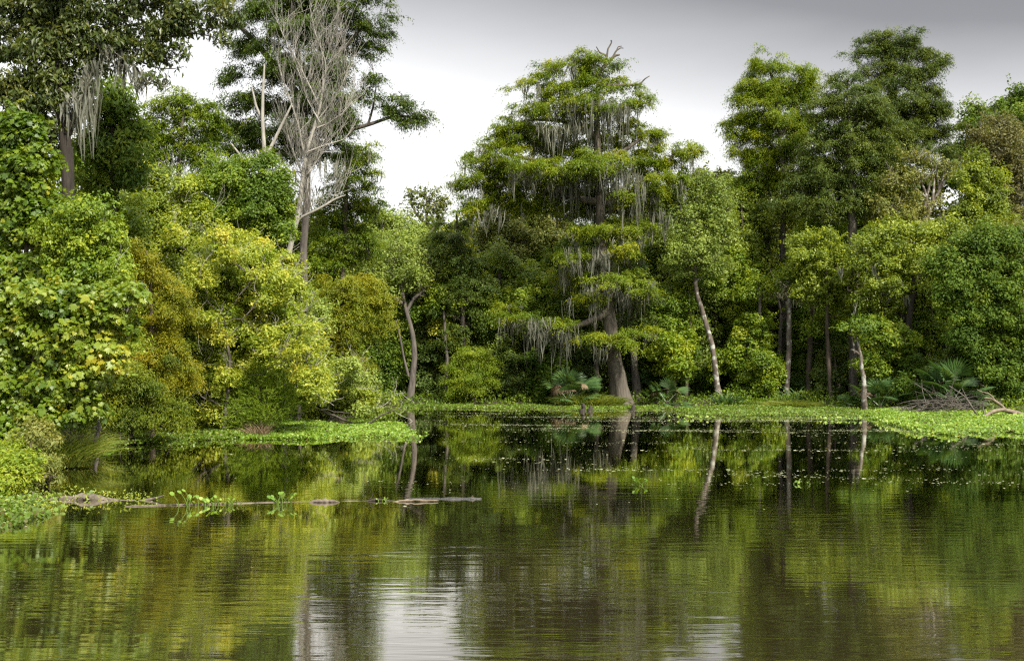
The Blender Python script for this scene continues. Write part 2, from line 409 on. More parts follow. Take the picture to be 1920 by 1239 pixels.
        if tops:
            fill_moss(mbm, np.array(tops), np.array(lens), r, w=moss_w, per=8)
            mbm.build('hanging_moss', LM[mossmat], root, org)['kind'] = 'stuff'
    return root

def auto_blobs(px, top, bot, hw, n, r, size=(.35, .6), D=60, shape='round', dz=1.5):
    out = []
    for i in range(n):
        t = (i + r.uniform(0, 1)) / n
        y = top + (bot - top) * t
        if shape == 'round': w = hw * math.sin(math.pi * min(.93, .22 + .62 * t))
        else: w = hw * (.25 + .75 * t)
        rx = hw * r.uniform(*size)
        x = px + r.uniform(-1, 1) * max(0, w - rx * .6)
        out.append((x, y + rx * .3, rx, rx * r.uniform(.55, .85), r.uniform(-dz, dz)))
    return out
#@@SETTING
# ------------------------------------------------------------------ ground
SHORE = np.array([(-400, 5), (-14, 10), (-10.2, 15), (-9.4, 18), (-10.0, 21), (-10.4, 23.5), (-12.6, 26), (-14.6, 30), (-14.2, 33), (-12.4, 37), (-11, 41),
 (-9.0, 45), (-7.0, 50), (-6.6, 54), (-7.5, 57.5), (-5, 60), (0, 60.6), (4, 60.2), (8, 59.4), (12, 58.2), (16, 57), (19, 55), (21.5, 52), (25, 49), (30, 45),
 (36, 38), (60, 25), (400, 25), (400, 600), (-400, 600)], float)
def shore_dist(X, Y):
    n = len(SHORE); d = np.full(X.shape, 1e9); ins = np.zeros(X.shape, bool)
    for i in range(n):
        a, b = SHORE[i], SHORE[(i + 1) % n]
        ab = b - a; t = np.clip(((X - a[0]) * ab[0] + (Y - a[1]) * ab[1]) / (ab @ ab), 0, 1)
        d = np.minimum(d, np.hypot(X - a[0] - t * ab[0], Y - a[1] - t * ab[1]))
        c = ((a[1] > Y) != (b[1] > Y))
        with np.errstate(divide='ignore', invalid='ignore'):
            c &= X < (b[0] - a[0]) * (Y - a[1]) / (b[1] - a[1] + 1e-12) + a[0]
        ins ^= c
    return np.where(ins, d, -d)

WAVE = .0062
def build_ground():
    xs = np.concatenate([np.linspace(-390, -62, 9), np.linspace(-56, 56, 190), np.linspace(62, 390, 9)])
    ys = np.concatenate([np.linspace(-300, -20, 8), np.linspace(-12, 110, 200), np.linspace(125, 590, 10)])
    X, Y = np.meshgrid(xs, ys)
    d = shore_dist(X, Y)
    Z = np.where(d > 0, np.minimum(d * .16, .28) + np.minimum(np.maximum(d - 3, 0) * .01, .5), np.maximum(d * .3, -1.3))
    Z += rng.normal(0, .04, Z.shape) * (d > .4)
    V = np.stack([X, Y, Z], -1).reshape(-1, 3)
    ny, nx = X.shape
    i = (np.arange(ny - 1)[:, None] * nx + np.arange(nx - 1)[None]).ravel()
    mb = MB(); mb.add(V, np.stack([i, i + 1, i + nx + 1, i + nx], -1), smooth=True)
    m, nt, out = newmat('wet_leaf_litter'); N, L = nt.nodes, nt.links
    g = N.new('ShaderNodeNewGeometry'); nz = N.new('ShaderNodeTexNoise'); nz.inputs['Scale'].default_value = 3; nz.inputs['Detail'].default_value = 8
    L.new(g.outputs['Position'], nz.inputs['Vector'])
    r = ramp(nt, [(.3, (.018, .014, .009)), (.55, (.045, .036, .02)), (.75, (.05, .07, .018))]); L.new(nz.outputs['Fac'], r.inputs['Fac'])
    pb = N.new('ShaderNodeBsdfPrincipled'); pb.inputs['Roughness'].default_value = .9
    L.new(r.outputs['Color'], pb.inputs['Base Color']); L.new(pb.outputs[0], out.inputs['Surface'])
    o = mb.build('ground', m); tag(o, 'dark muddy ground of the swamp banks under the trees', 'ground', kind='structure')

def build_water():
    mb = MB(); S = 380
    mb.add([(-S, -290, 0), (S, -290, 0), (S, 580, 0), (-S, 580, 0)], [(0, 1, 2, 3)])
    m, nt, out = newmat('tannin_water'); N, L = nt.nodes, nt.links
    g = N.new('ShaderNodeNewGeometry')
    def noise(scale, vec_scale, detail=2, dist=0.0):
        mp = N.new('ShaderNodeMapping'); mp.inputs['Scale'].default_value = vec_scale
        L.new(g.outputs['Position'], mp.inputs['Vector'])
        n = N.new('ShaderNodeTexNoise'); n.inputs['Scale'].default_value = scale; n.inputs['Detail'].default_value = detail
        n.inputs['Distortion'].default_value = dist
        L.new(mp.outputs[0], n.inputs['Vector']); return n.outputs['Fac']
    def math_(op, a, b, clamp=False):
        q = N.new('ShaderNodeMath'); q.operation = op; q.use_clamp = clamp
        for k, v in enumerate((a, b)):
            if isinstance(v, (int, float)): q.inputs[k].default_value = v
            else: L.new(v, q.inputs[k])
        return q.outputs[0]
    # small wavelets with long crests across the view, stronger near the boat, patchy, calm against the far bank
    w1 = noise(1.0, (.55, 4.6, 1), 2, .4)
    w2 = noise(1.0, (2.2, 11.0, 1), 2, .3)
    w3 = noise(1.0, (.22, .9, 1), 1)
    patch = noise(1.0, (.10, .28, 1), 2)
    sep = N.new('ShaderNodeSeparateXYZ'); L.new(g.outputs['Position'], sep.inputs[0])
    near = N.new('ShaderNodeMapRange'); near.inputs['From Min'].default_value = 29; near.inputs['From Max'].default_value = 15
    near.inputs['To Min'].default_value = .04; near.inputs['To Max'].default_value = 1.0; near.interpolation_type = 'SMOOTHSTEP'
    L.new(sep.outputs['Y'], near.inputs['Value'])
    pm = N.new('ShaderNodeMapRange'); pm.inputs['From Min'].default_value = .36; pm.inputs['From Max'].default_value = .62
    pm.inputs['To Min'].default_value = .06; pm.inputs['To Max'].default_value = 1.0; L.new(patch, pm.inputs['Value'])
    amp = math_('MULTIPLY', near.outputs[0], pm.outputs[0])
    h = math_('ADD', math_('MULTIPLY', w1, 1.0), math_('MULTIPLY', w2, .28))
    h = math_('MULTIPLY', h, amp)
    h = math_('ADD', h, math_('MULTIPLY', w3, .25))
    bp = N.new('ShaderNodeBump'); bp.inputs['Strength'].default_value = 1.0; bp.inputs['Distance'].default_value = WAVE
    L.new(h, bp.inputs['Height'])
    fr = N.new('ShaderNodeFresnel'); fr.inputs['IOR'].default_value = 1.33; L.new(bp.outputs[0], fr.inputs['Normal'])
    fac = math_('ADD', math_('MULTIPLY', fr.outputs[0], 1.4), .34, True)
    gl = N.new('ShaderNodeBsdfGlossy'); gl.inputs['Roughness'].default_value = .035; gl.inputs['Color'].default_value = (.95, .925, .86, 1)
    L.new(bp.outputs[0], gl.inputs['Normal'])
    df = N.new('ShaderNodeBsdfDiffuse'); df.inputs['Color'].default_value = (.026, .021, .009, 1)
    mx = N.new('ShaderNodeMixShader'); L.new(fac, mx.inputs[0]); L.new(df.outputs[0], mx.inputs[1]); L.new(gl.outputs[0], mx.inputs[2])
    L.new(mx.outputs[0], out.inputs['Surface'])
    o = mb.build('water', m); tag(o, 'dark still bayou water with fine ripples', 'water', kind='structure')
build_ground(); build_water()

# ------------------------------------------------------------------ far bank trees
T = tree
# the great mossy cypress in the middle
great = [(1058,130,42,12,.2),(1085,110,34,9,0),(1130,120,24,16,0),(1153,121,11,7,0),(1120,137,28,16,.2),(1008,158,42,11,.3),(1050,168,28,10,-.4),(1108,163,46,16,0),
 (1164,157,20,14,.3),(1192,176,13,5,0),(1206,190,16,9,-.3),(1175,200,30,15,0),(1030,190,42,12,.4),(1095,190,40,13,-.8),(1000,212,42,17,-.2),(1120,203,34,9,-1.0),
 (1060,212,32,10,-.6),(955,237,22,11,.3),(978,240,26,20,.2),(1190,233,18,10,.2),(1168,254,30,13,.6),(1100,235,30,10,.8),(940,278,40,20,.5),(905,303,36,18,.2),(950,300,35,18,-.5),
 (1030,276,38,18,1.2),(885,343,34,15,0),(930,347,50,22,.5),(880,380,18,10,-.2),(900,394,34,12,-.4),(1010,313,56,14,-1.3),(1060,322,30,12,-1.6),(1110,313,58,15,-1.5),(1150,305,34,12,-.8),
 (1235,252,18,13,.6),(1215,262,26,13,.4),(1262,290,30,18,.3),(1293,280,18,9,.1),(1230,312,36,18,.5),(1200,290,24,12,.6),(1240,345,42,18,-.2),(1165,374,26,12,-1),(1200,365,30,14,-.5),
 (1110,365,36,12,1.0),(1050,358,30,12,1.0),(1120,440,46,15,-.6),(1180,430,40,14,-.4),(1080,480,44,10,-.5),(1152,473,30,9,-1.2),(1100,515,34,11,.4),(1155,530,66,12,-.8),(1098,560,36,12,-.6),
 (1195,545,34,12,-.4),(1000,258,50,20,.8),(1060,250,46,20,1.2),(960,325,60,20,.9),(1130,270,44,16,1.4),(1070,295,60,18,1.6),(1180,320,50,18,1.2),(1000,345,60,18,1.4),(930,378,46,22,.6),(1000,385,50,24,.8),(1060,385,50,26,1.0),(1120,375,50,26,1.4),(1185,390,46,24,.8),(1230,375,40,22,.6),(1050,335,60,20,-.3),(1110,400,60,18,1.3),(1150,480,50,14,1),(1090,525,50,14,1),(950,573,26,7,-.4),(985,598,46,11,-.3),(1040,612,42,10,-.4),(1120,630,38,9,-1),(1165,645,30,11,-1.1),(1200,625,25,10,-.6)]
T('bald_cypress', 'tall broad bald cypress at centre, layered crown hung with grey moss, flared fluted trunk', 'tree', 60,
  [(1167,769,25),(1165,755,19),(1160,725,16),(1154,690,13.5),(1143,610,12.5),(1138,550,12),(1130,470,10.5),(1125,400,9),(1121,320,7.5),(1119,250,6),(1119,180,4.5),(1124,125,2.5)],
  great, 'cypress', 'cypress', 'cypress', seed=1, tw=1.0, flute=.16, cover=3.4, moss_front=1.6, moss_gap=.12, moss_w=.024, moss=(3.4,.2,1.7), limb_r=.07, flat=.45, depth=.8,
  moss_blobs=[(1120,205,50,95),(1090,200,50,70),(1055,245,50,70),(1060,330,60,70),(1150,330,45,70),(1110,335,90,80),(1010,330,50,60),(985,600,45,60),(1040,620,30,80),(897,400,6,60),(918,395,5,70),
   (1190,355,45,110),(1235,400,16,60),(1100,490,50,80),(1150,540,60,70),(1095,470,35,70),(1145,210,30,90),(1062,620,12,90),(1125,650,8,110),(990,610,4,85)],
  branches=[[(1119,140,4),(1138,120,3.4),(1152,105,2.6),(1162,103,1.6)],[(1140,117,2.5),(1136,104,2),(1124,99,1.6),(1121,93,1),(1118,88,.8)],[(1138,106,2),(1140,92,1.6),(1147,80,1.2),(1146,76,1.6)],[(1150,106,2),(1155,96,1.5),(1164,90,1),(1169,91,.8)],[(1155,98,1.3),(1159,88,1),(1166,87,.7)],
   [(1124,160,5),(1160,161,3),(1190,159,2.2),(1202,158,1.8),(1205,152,1.4),(1212,146,1.2),(1218,143,.8)],
   [(1140,585,8,-.2),(1100,605,6,-.4),(1060,618,5,-.4),(1010,610,3.5,-.3),(970,600,2,-.3)],[(1130,380,8),(1080,372,6),(1030,350,5),(980,340,4),(930,350,2.5)],[(1128,385,7),(1170,365,5),(1210,345,4),(1240,320,2.5),(1262,290,1.6)],
   [(1122,260,6),(1085,232,4.5),(1040,225,3.5),(990,225,2)],[(1122,300,6),(1160,290,4),(1200,262,3)],[(1130,330,7),(1060,320,4.5),(1000,300,3.5),(950,290,2)]])
T('bald_cypress', 'slimmer cypress trunk standing directly right of the great mossy cypress', 'tree', 61.5,
  [(1198,768,17),(1195,730,11),(1190,690,9),(1187,640,8),(1184,560,7),(1180,470,5)], [(1195,600,34,12),(1205,560,30,12),(1180,500,30,12)], 'cypress', 'cypdark', 'grey', seed=2, flute=.1, moss=(4,.3,1.6))
T('cypress', 'dark cypress with flat stacked shelves of foliage, left of the mossy cypress', 'tree', 62.5,
  [(878,763,16),(874,745,11),(871,700,7),(869,600,6),(864,500,5),(856,400,3)],
  [(850,425,34,10),(836,445,34,10),(866,450,34,11),(850,470,48,10),(830,488,36,11),(872,492,38,11),(850,512,46,9),(868,532,44,10),(838,548,36,9),(880,560,38,11),(850,585,44,12),(885,605,30,12),(858,622,36,11),(840,650,30,10),(895,400,24,9)],
  'cypress', 'cypdark', 'dark', seed=3, flute=.12, cover=3.0, flat=.35)
T('sparse_tree', 'thin upright tree with sparse dark leaf tufts against the sky gap', 'tree', 67,
  [(806,752,9),(806,640,8),(803,560,8),(804,480,7),(801,420,4),(798,350,1.5)],
  [(795,362,26,9),(775,372,18,8),(818,372,20,9),(806,388,30,9),(784,396,20,8),(822,402,18,9),(797,415,22,9),(830,385,12,7)], 'broad', 'olive', 'grey', seed=4, cover=.85, clump=.3, leaf=(.17,.1),
  branches=[[(803,475,5),(815,470,4),(828,466,3)],[(805,430,3),(780,400,2),(768,378,1)],[(803,440,3),(824,415,2),(838,392,1)]], depth=.5)
T('leaning_tree', 'pale grey crooked trunk leaning over the water with thin twiggy greyish crown', 'tree', 61.5,
  [(769,763,14),(770,745,11),(774,715,8),(778,680,7.5),(777,640,6.5),(770,610,6),(763,590,5),(757,560,4),(750,520,3),(745,470,1.5)],
  [(740,500,44,26),(700,485,34,20),(770,480,40,24),(735,455,50,20),(700,520,26,14),(780,525,26,16),(745,540,34,16)], 'broad', 'pale', 'grey', seed=5, cover=.75, clump=.45, leaf=(.13,.08),
  twigs=9, twig_bark='grey', branches=[[(760,572,4),(735,556,3),(712,550,2),(695,555,1)],[(762,585,4),(775,560,3),(795,545,2)],[(766,705,3),(757,670,2),(750,630,2),(742,600,1.3)]], twig_rise=.1, twig_r=.016)
T('light_green_tree', 'light green bushy tree behind the crooked grey trunk', 'tree', 66,
  [(735,752,8),(738,600,7),(740,460,4)],
  [(735,425,40,20),(700,450,36,20),(770,440,38,20),(740,470,60,26),(690,490,34,22),(790,480,34,24),(720,520,50,24),(775,540,40,24),(700,570,36,22),(742,590,44,22)], 'broad', 'pale', 'grey', seed=6, cover=2.4, tb=.05)
T('olive_tree', 'yellowish olive tree with crooked pale limbs under the left arm of the mossy cypress', 'tree', 68,
  [(965,752,9),(962,600,8),(958,470,6),(965,400,3)],
  [(960,385,36,16),(930,405,34,18),(1000,400,40,18),(1035,410,34,18),(950,430,46,20),(1000,440,46,20),(915,445,28,18),(1045,445,34,20),(975,475,54,20),(930,490,34,18),(1030,490,40,20),(960,520,46,18)],
  'broad', 'olive', 'grey', seed=7, cover=1.7, twigs=4, twig_bark='grey', tb=.15)
T('bright_green_tree', 'small bright green rounded tree glowing left of the cypress trunk', 'tree', 63,
  [(1010,760,7),(1008,650,5),(1008,560,3)],
  [(1005,528,32,14),(985,550,32,15),(1025,548,34,15),(1005,570,44,16),(975,580,28,14),(1035,580,34,16),(1010,600,40,14),(930,560,26,14),(925,585,24,12)], 'broad', 'bright', 'brown', seed=8, cover=2.8)
T('weeping_shrub', 'soft grey-green weeping shrub on the bank beneath the shelf-like cypress', 'shrub', 60.7,
  [(888,760,5),(887,700,4),(886,665,2)],
  [(880,662,26,12),(900,680,26,16),(868,690,22,16),(886,705,32,18),(862,728,18,14),(905,715,20,18),(880,735,28,14)], 'cypress', 'green', 'brown', seed=9, cover=2.6, spray=.6, leaf=(.13,.035), tb=.12)

# right half of the far bank
T('sparse_tree', 'pale thin-leaved tree on a long slanting grey trunk, right of the great cypress', 'tree', 60.5,
  [(1351,766,11),(1349,745,9),(1344,710,7.5),(1338,670,7),(1331,630,6.5),(1320,590,6),(1308,560,6),(1303,530,5),(1306,470,4.5),(1306,420,3.5),(1302,360,2)],
  [(1300,335,36,18),(1270,355,34,20),(1335,350,36,20),(1300,380,56,22),(1260,400,36,22),(1350,395,38,24),(1300,425,56,22),(1265,450,38,22),(1345,450,40,22),(1300,480,54,20),(1340,500,36,18),(1270,500,34,18)],
  'broad', 'pale', 'lichen', seed=11, cover=1.25, leaf=(.12,.075), clump=.42, twigs=4, twig_bark='grey', tb=-.02, twig_len=1.0)
T('bald_cypress', 'tall light green cypress with two rounded tops right of the sky gap', 'tree', 65,
  [(1470,755,13),(1470,700,10),(1470,600,9),(1469,500,8),(1468,400,7),(1466,330,6),(1461,250,5),(1456,180,4),(1440,125,2)],
  [(1435,118,28,12),(1418,130,22,10),(1450,135,30,13),(1510,135,20,14),(1505,155,24,14),(1405,160,26,12),(1450,165,36,14),(1400,185,28,12),(1380,195,16,9),(1440,195,44,15),(1492,195,30,16),(1510,180,20,14),(1375,225,16,9),(1410,222,36,14),(1455,228,46,15),
   (1500,232,28,14),(1375,255,18,9),(1405,258,34,12),(1455,265,46,14),(1500,265,24,12),(1390,285,22,9),(1440,295,44,13),(1490,300,30,12),(1420,325,44,12),(1468,335,36,12),(1440,355,44,12),(1400,345,28,10),(1450,385,44,14),(1490,390,28,12),(1430,410,36,12),(1365,235,10,6),(1480,420,30,12),(1430,180,44,22,.6),(1480,170,34,20,.6),(1440,245,56,24,.7),(1490,235,34,22,.7),(1430,300,50,26,.7),(1480,285,36,22,.6),(1450,340,56,24,.6),(1410,350,40,20,.6)],
  'cypress', 'cypress', 'grey', seed=12, cover=3.2, tb=-.04, flat=.75, branches=[[(1462,260,4),(1488,215,3),(1503,170,2),(1510,140,1.2)]])
T('bald_cypress', 'tallest dark cypress crowning the right skyline, airy top', 'tree', 72,
  [(1692,750,12),(1690,500,10),(1686,350,8),(1683,250,6),(1680,170,4),(1678,80,1.5)],
  [(1636,72,26,11),(1676,70,30,11),(1655,92,40,13),(1712,80,26,12),(1622,102,24,10),(1690,105,44,14),(1736,104,22,12),(1755,122,18,12),(1768,116,9,8),(1640,128,38,12),(1700,135,46,14),(1740,142,26,12),(1618,145,16,8),(1665,160,46,13),(1720,168,36,12),(1752,170,16,9),
   (1630,178,26,10),(1690,192,52,13),(1745,198,28,12),(1650,205,40,12),(1710,222,54,14),(1765,215,18,12),(1660,240,46,14),(1730,250,50,14),(1774,245,16,11),(1690,270,56,14),(1740,285,48,14),(1780,285,20,12),(1650,290,40,14),(1700,310,56,16),(1760,320,34,16),(1685,100,46,22,.8),(1690,150,56,24,.8),(1690,205,60,26,.8),(1700,260,66,26,.8),(1735,225,40,24,.6)],
  'cypress', 'cypblue', 'dark', seed=13, cover=2.6, flat=.7, tb=.04)
T('cypress', 'broad dark green cypress with dense shelves in front of the tallest one', 'tree', 61,
  [(1601,775,15),(1601,750,11),(1601,700,9.5),(1600,600,9),(1600,500,9),(1598,420,8),(1594,340,6.5),(1592,250,4),(1590,150,1.5)],
  [(1590,152,32,10),(1560,168,28,10),(1615,170,34,12),(1590,188,54,13),(1555,195,34,12),(1638,200,26,12),(1600,215,56,14),(1552,225,30,12),(1655,232,26,12),(1590,245,64,14),(1640,260,44,14),(1545,262,32,12),(1585,280,66,15),(1655,292,36,14),(1530,300,34,14),
   (1600,312,74,15),(1540,335,46,15),(1650,330,44,14),(1510,350,34,14),(1590,350,70,15),(1530,378,54,14),(1620,380,50,14),(1500,385,28,12),(1570,400,56,11),(1660,372,30,12),(1590,215,56,24,.7),(1600,265,66,26,.8),(1590,315,70,26,.8),(1580,365,70,26,.8),(1640,300,44,24,.6),(1530,330,44,24,.6),(1660,330,40,24,.6)],
  'cypress', 'cypblue', 'grey', seed=14, tw=1.0, cover=3.1, tb=.05, flat=.5, flute=.08)
T('dark_tree', 'dark rounded treetop at the far right edge of the skyline', 'tree', 80,
  [(1905,750,10),(1905,500,9),(1903,230,4)], [(1905,180,20,14),(1925,195,24,18),(1895,205,26,16),(1930,225,30,20),(1890,235,34,20),(1935,265,40,24),(1895,280,40,24)], 'broad', 'dark', 'dark', seed=15, cover=2.6, leaf=(.2,.13), clump=.7)
T('dark_tree', 'lower dark treetop just left of the right edge skyline tree', 'tree', 78,
  [(1845,750,10),(1845,500,9),(1843,250,4)], [(1830,208,20,10),(1855,212,26,12),(1842,228,40,14),(1815,235,18,12),(1870,232,22,14),(1840,255,44,16),(1820,280,34,18),(1862,282,36,18)], 'broad', 'dark', 'dark', seed=16, cover=2.6, leaf=(.2,.13), clump=.7, tb=.1)
T('brown_tree', 'brownish thinning tree with bare twigs at the right edge', 'tree', 66,
  [(1880,755,10),(1878,600,9),(1874,450,7),(1870,330,4),(1866,250,2)],
  [(1862,232,30,12),(1835,250,22,12),(1890,250,34,16),(1860,275,44,18),(1905,285,34,20),(1835,300,28,18),(1875,315,48,20),(1915,330,34,22),(1850,345,34,20),(1890,365,46,20),(1915,400,34,22)],
  'broad', 'brown', 'grey', seed=17, cover=1.3, twigs=5, twig_bark='grey', twig_len=1.3)
T('green_tree', 'fresh green tree below the thinning brown one near the right edge', 'tree', 62,
  [(1840,765,9),(1838,600,8),(1836,400,4)],
  [(1838,300,22,12),(1822,322,26,13),(1850,330,26,14),(1830,350,36,16),(1862,365,26,14),(1840,382,40,16),(1812,395,30,14),(1870,400,28,14),(1845,418,42,16),(1890,420,24,14),(1825,440,36,14)], 'broad', 'lime', 'brown', seed=18, cover=2.5, tb=-.22)
T('yellow_green_tree', 'yellow-green tree with bare bleached antler-like branches in its top', 'tree', 60,
  [(1725,772,8),(1722,600,7),(1722,480,6),(1728,420,5),(1738,370,4),(1745,330,2)],
  [(1708,300,16,12),(1735,295,20,9),(1765,305,20,10),(1690,330,24,14),(1720,335,18,10),(1770,330,16,9),(1665,345,22,12),(1690,372,34,16),(1650,380,26,14),(1755,375,16,10),(1710,400,40,14),(1665,415,36,16),(1715,430,36,16),(1690,455,44,16)],
  'broad', 'olive', 'lichen', seed=19, cover=1.3, tb=.3, clump=.4, twigs=2, twig_bark='bone',
  branches=[[(1730,430,5),(1742,395,4),(1758,365,3),(1768,335,2),(1780,300,1)],[(1742,395,3),(1735,360,2.4),(1722,330,1.8),(1706,308,1)],[(1748,380,3),(1752,340,2),(1745,300,1)],[(1758,360,2.4),(1772,340,2),(1782,318,1)],[(1738,372,2.4),(1712,350,1.8),(1682,342,1)],[(1760,355,2),(1756,320,1.4),(1762,290,.8)]])
T('yellow_green_tree', 'wide yellow-green crown over twisting dark limbs, right of the two bankside trunks', 'tree', 57.5,
  [(1730,768,9),(1724,700,8),(1708,650,8),(1700,600,8),(1708,560,7),(1715,510,6),(1712,460,4)],
  [(1690,425,40,16),(1650,440,34,16),(1735,440,40,16),(1620,465,26,14),(1680,462,50,16),(1740,475,44,16),(1650,490,44,15),(1780,430,26,16),(1700,505,44,14),(1760,505,34,16),(1640,525,38,14),(1690,545,40,14),(1600,500,26,12),(1745,545,34,14),(1620,560,34,12),(1675,585,34,12)],
  'broad', 'lime', 'dark', seed=20, cover=1.7, tb=-.15, moss=(1.2,.3,1.3), moss_blobs=[(1763,400,5,60)],
  branches=[[(1708,610,4,.3),(1680,580,3.6,.3),(1650,562,3.2,.2),(1620,556,2.6,.1),(1590,545,2,0)],[(1712,560,3.6),(1735,520,3),(1745,470,2.4),(1770,440,1.5)],[(1712,520,3),(1690,490,2.4),(1665,470,1.5)]])
T('layered_tree', 'yellow-green tree with flat spreading layers between the cypress trunks', 'tree', 59.5,
  [(1560,766,6),(1556,700,5),(1552,600,5),(1548,500,3),(1540,450,2)],
  [(1535,442,44,10),(1500,455,30,10),(1565,460,40,11),(1520,475,50,11),(1585,485,40,12),(1545,498,54,12),(1500,505,34,11),(1600,512,34,12),(1560,525,54,12),(1515,540,40,11),(1585,548,44,12),(1540,562,44,10),(1600,575,30,11)],
  'broad', 'lime', 'brown', seed=21, cover=1.7, tb=-.18, clump=.38, droop=0)
T('bright_green_tree', 'small bright green tree leaning over the two bankside trunks', 'tree', 56,
  [(1640,768,4),(1642,700,4),(1646,630,2)], [(1640,605,26,10),(1665,618,30,11),(1695,625,22,9),(1650,635,34,11),(1685,645,26,10),(1655,660,26,10),(1630,680,22,10),(1650,700,22,10)], 'broad', 'bright', 'brown', seed=22, cover=2.4, clump=.35)
T('snag', 'broken grey snag capped by a tuft of pale hanging moss', 'dead tree', 62,
  [(1515,757,9),(1516,740,8),(1518,680,7.2),(1520,620,6),(1522,580,5.2),(1521,562,3)], [], bark='brown', seed=23, moss=(0,1,1), moss_blobs=[(1520,560,11,45),(1520,566,8,30)], mossmat='mosspale',
  branches=[[(1522,565,1.6),(1527,545,1.2),(1522,520,.8)],[(1521,568,1.6),(1514,548,1),(1510,535,.6)],[(1520,640,1.5),(1535,645,1)]])
T('snag', 'bleached dead branches trailing pale moss left of the capped snag', 'dead tree', 62.6,
  [(1459,756,6),(1460,720,5),(1462,650,5),(1466,600,4),(1462,560,3),(1455,545,2)], [], bark='grey', seed=24, mossmat='mosspale', moss=(0,1,1), moss_blobs=[(1446,545,12,30),(1462,548,14,40),(1440,548,7,22),(1478,535,4,30),(1490,565,10,34),(1432,540,4,18)],
  branches=[[(1460,560,2.6),(1448,545,2),(1436,542,1.4),(1424,536,.8)],[(1462,556,2.2),(1450,520,1.6),(1444,508,1.2),(1442,495,.7)],[(1464,560,2.4),(1462,530,1.6),(1458,505,.8)],[(1462,555,2.4),(1475,530,1.8),(1478,512,1.2),(1473,505,.6)],[(1448,522,1.6),(1465,530,1.5),(1480,545,1.3),(1495,553,1)],[(1475,530,1.2),(1484,520,1),(1490,510,.6)],[(1438,542,1),(1432,530,.6)]])
T('slender_tree', 'slender white-lichened trunk growing beside the thick grey trunk at the waterline', 'tree', 55,
  [(1621,772,9),(1620,755,7),(1618,715,6),(1615,680,4.5),(1612,655,3.5),(1606,630,2.5)], [(1600,618,22,8),(1615,605,22,9)], 'broad', 'green', 'lichen', seed=25, cover=2,
  branches=[[(1616,668,2.6),(1606,660,2.4),(1596,655,2)],[(1602,662,2),(1600,645,1.6),(1598,630,1)]])
T('slim_tree', 'slim dark trunk behind the bleached moss-hung branches', 'tree', 65.5,
  [(1452,756,6),(1450,690,5),(1446,600,5),(1444,500,4),(1440,430,3)], [(1440,470,30,12),(1450,500,30,12),(1430,440,28,12),(1445,530,30,12)], 'cypress', 'cypdark', 'brown', seed=26, moss=(2,.3,1.4))
T('dark_leafy_tree', 'big dark green leafy tree bulging over the right bank', 'tree', 54,
  [(1890,775,10),(1885,700,9),(1880,600,8),(1870,500,5)],
  [(1800,460,34,20),(1845,450,36,20),(1890,455,40,22),(1800,500,44,22),(1850,495,44,24),(1905,500,40,26),(1790,540,40,22),(1840,540,46,24),(1895,550,44,26),(1800,580,44,22),(1850,590,46,24),(1910,600,44,28),(1815,620,44,20),(1870,640,46,24),(1920,655,40,30),(1830,655,40,18),(1865,680,40,20),(1905,700,44,26),(1880,730,38,18),(1920,745,36,20),(1770,500,24,18)],
  'broad', 'dark', 'dark', seed=27, cover=2.6, tb=.06)
T('yellow_green_tree', 'yellowing tree hanging in at the right edge below the brown treetop', 'tree', 57,
  [(1925,775,8),(1925,600,8),(1922,450,4)], [(1905,430,26,20),(1930,450,34,24),(1895,470,26,20),(1925,500,36,24),(1890,525,24,18),(1930,555,34,24)], 'broad', 'olive', 'brown', seed=28, cover=1.8, tb=.12)

for k, (x, yb, D_, x2, yt, w_, bk, lab) in enumerate([(836, 757, 62.2, 830, 560, 3.4, 'grey', 'thin pale stem standing in the gloom between the crooked grey trunk and shelf-like cypress'),
    (700, 757, 62.5, 712, 610, 4, 'brown', 'leaning brown stem in the shade left of the crooked grey trunk'), (1118, 756, 62.3, 1112, 560, 4, 'grey', 'thin grey stem behind the moss just left of the great trunk'),
    (1286, 756, 62, 1292, 520, 3.6, 'brown', 'thin brown stem between the slimmer cypress and slanting trunk'), (1428, 757, 61.3, 1422, 540, 4, 'grey', 'straight thin grey stem right of the slanting trunk'),
    (1474, 758, 60.8, 1478, 520, 5, 'lichen', 'pale lichened stem just right of the bleached moss-hung snag'), (1556, 758, 60.5, 1548, 600, 3.4, 'brown', 'thin brown stem right of the capped snag'),
    (1737, 762, 58, 1745, 560, 4.6, 'brown', 'brown stem in the shade left of the blue-green palmetto')]):
    T('slender_tree', lab, 'tree', D_, [(x, yb + 5, w_ * 1.5), (x, yb - 10, w_ * 1.1), ((x + x2) / 2 + 4, (yb + yt) / 2, w_), (x2, yt, w_ * .6)], [(x2 - 16, yt + 14, 24, 11), (x2 + 16, yt, 24, 11), (x2, yt - 14, 22, 10)], 'broad', 'green', bk, seed=200 + k, cover=1.4, tw=1.0, tb=.1)
# bushes along the far shore
def bush(label, D, px, top, hw, bot, mat, seed, name='shrub', kind='broad', n=9, cover=2.6, tb=0., cat='shrub', group=None, leaf=None, clump=.42, bark='brown', **k):
    r = np.random.default_rng(5000 + seed)
    bl = auto_blobs(px, top, bot, hw, n, r, D=D, dz=.8)
    return T(name, label, cat, D, [(px, HY + F * (CH - .1) / D, 5), (px + 2, (top + bot) / 2, 4), (px, top + (bot - top) * .2, 2)], bl, kind, mat, bark, seed=100 + seed, cover=cover, tb=tb, group=group, leaf=leaf, clump=clump, **k)
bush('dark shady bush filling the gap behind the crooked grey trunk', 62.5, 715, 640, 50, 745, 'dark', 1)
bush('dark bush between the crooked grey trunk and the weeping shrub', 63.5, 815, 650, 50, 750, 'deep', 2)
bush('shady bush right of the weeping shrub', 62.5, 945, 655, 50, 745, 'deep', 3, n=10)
bush('mid green shrub behind the weeping shrub', 63.5, 930, 590, 50, 690, 'green', 4, tb=-.05)
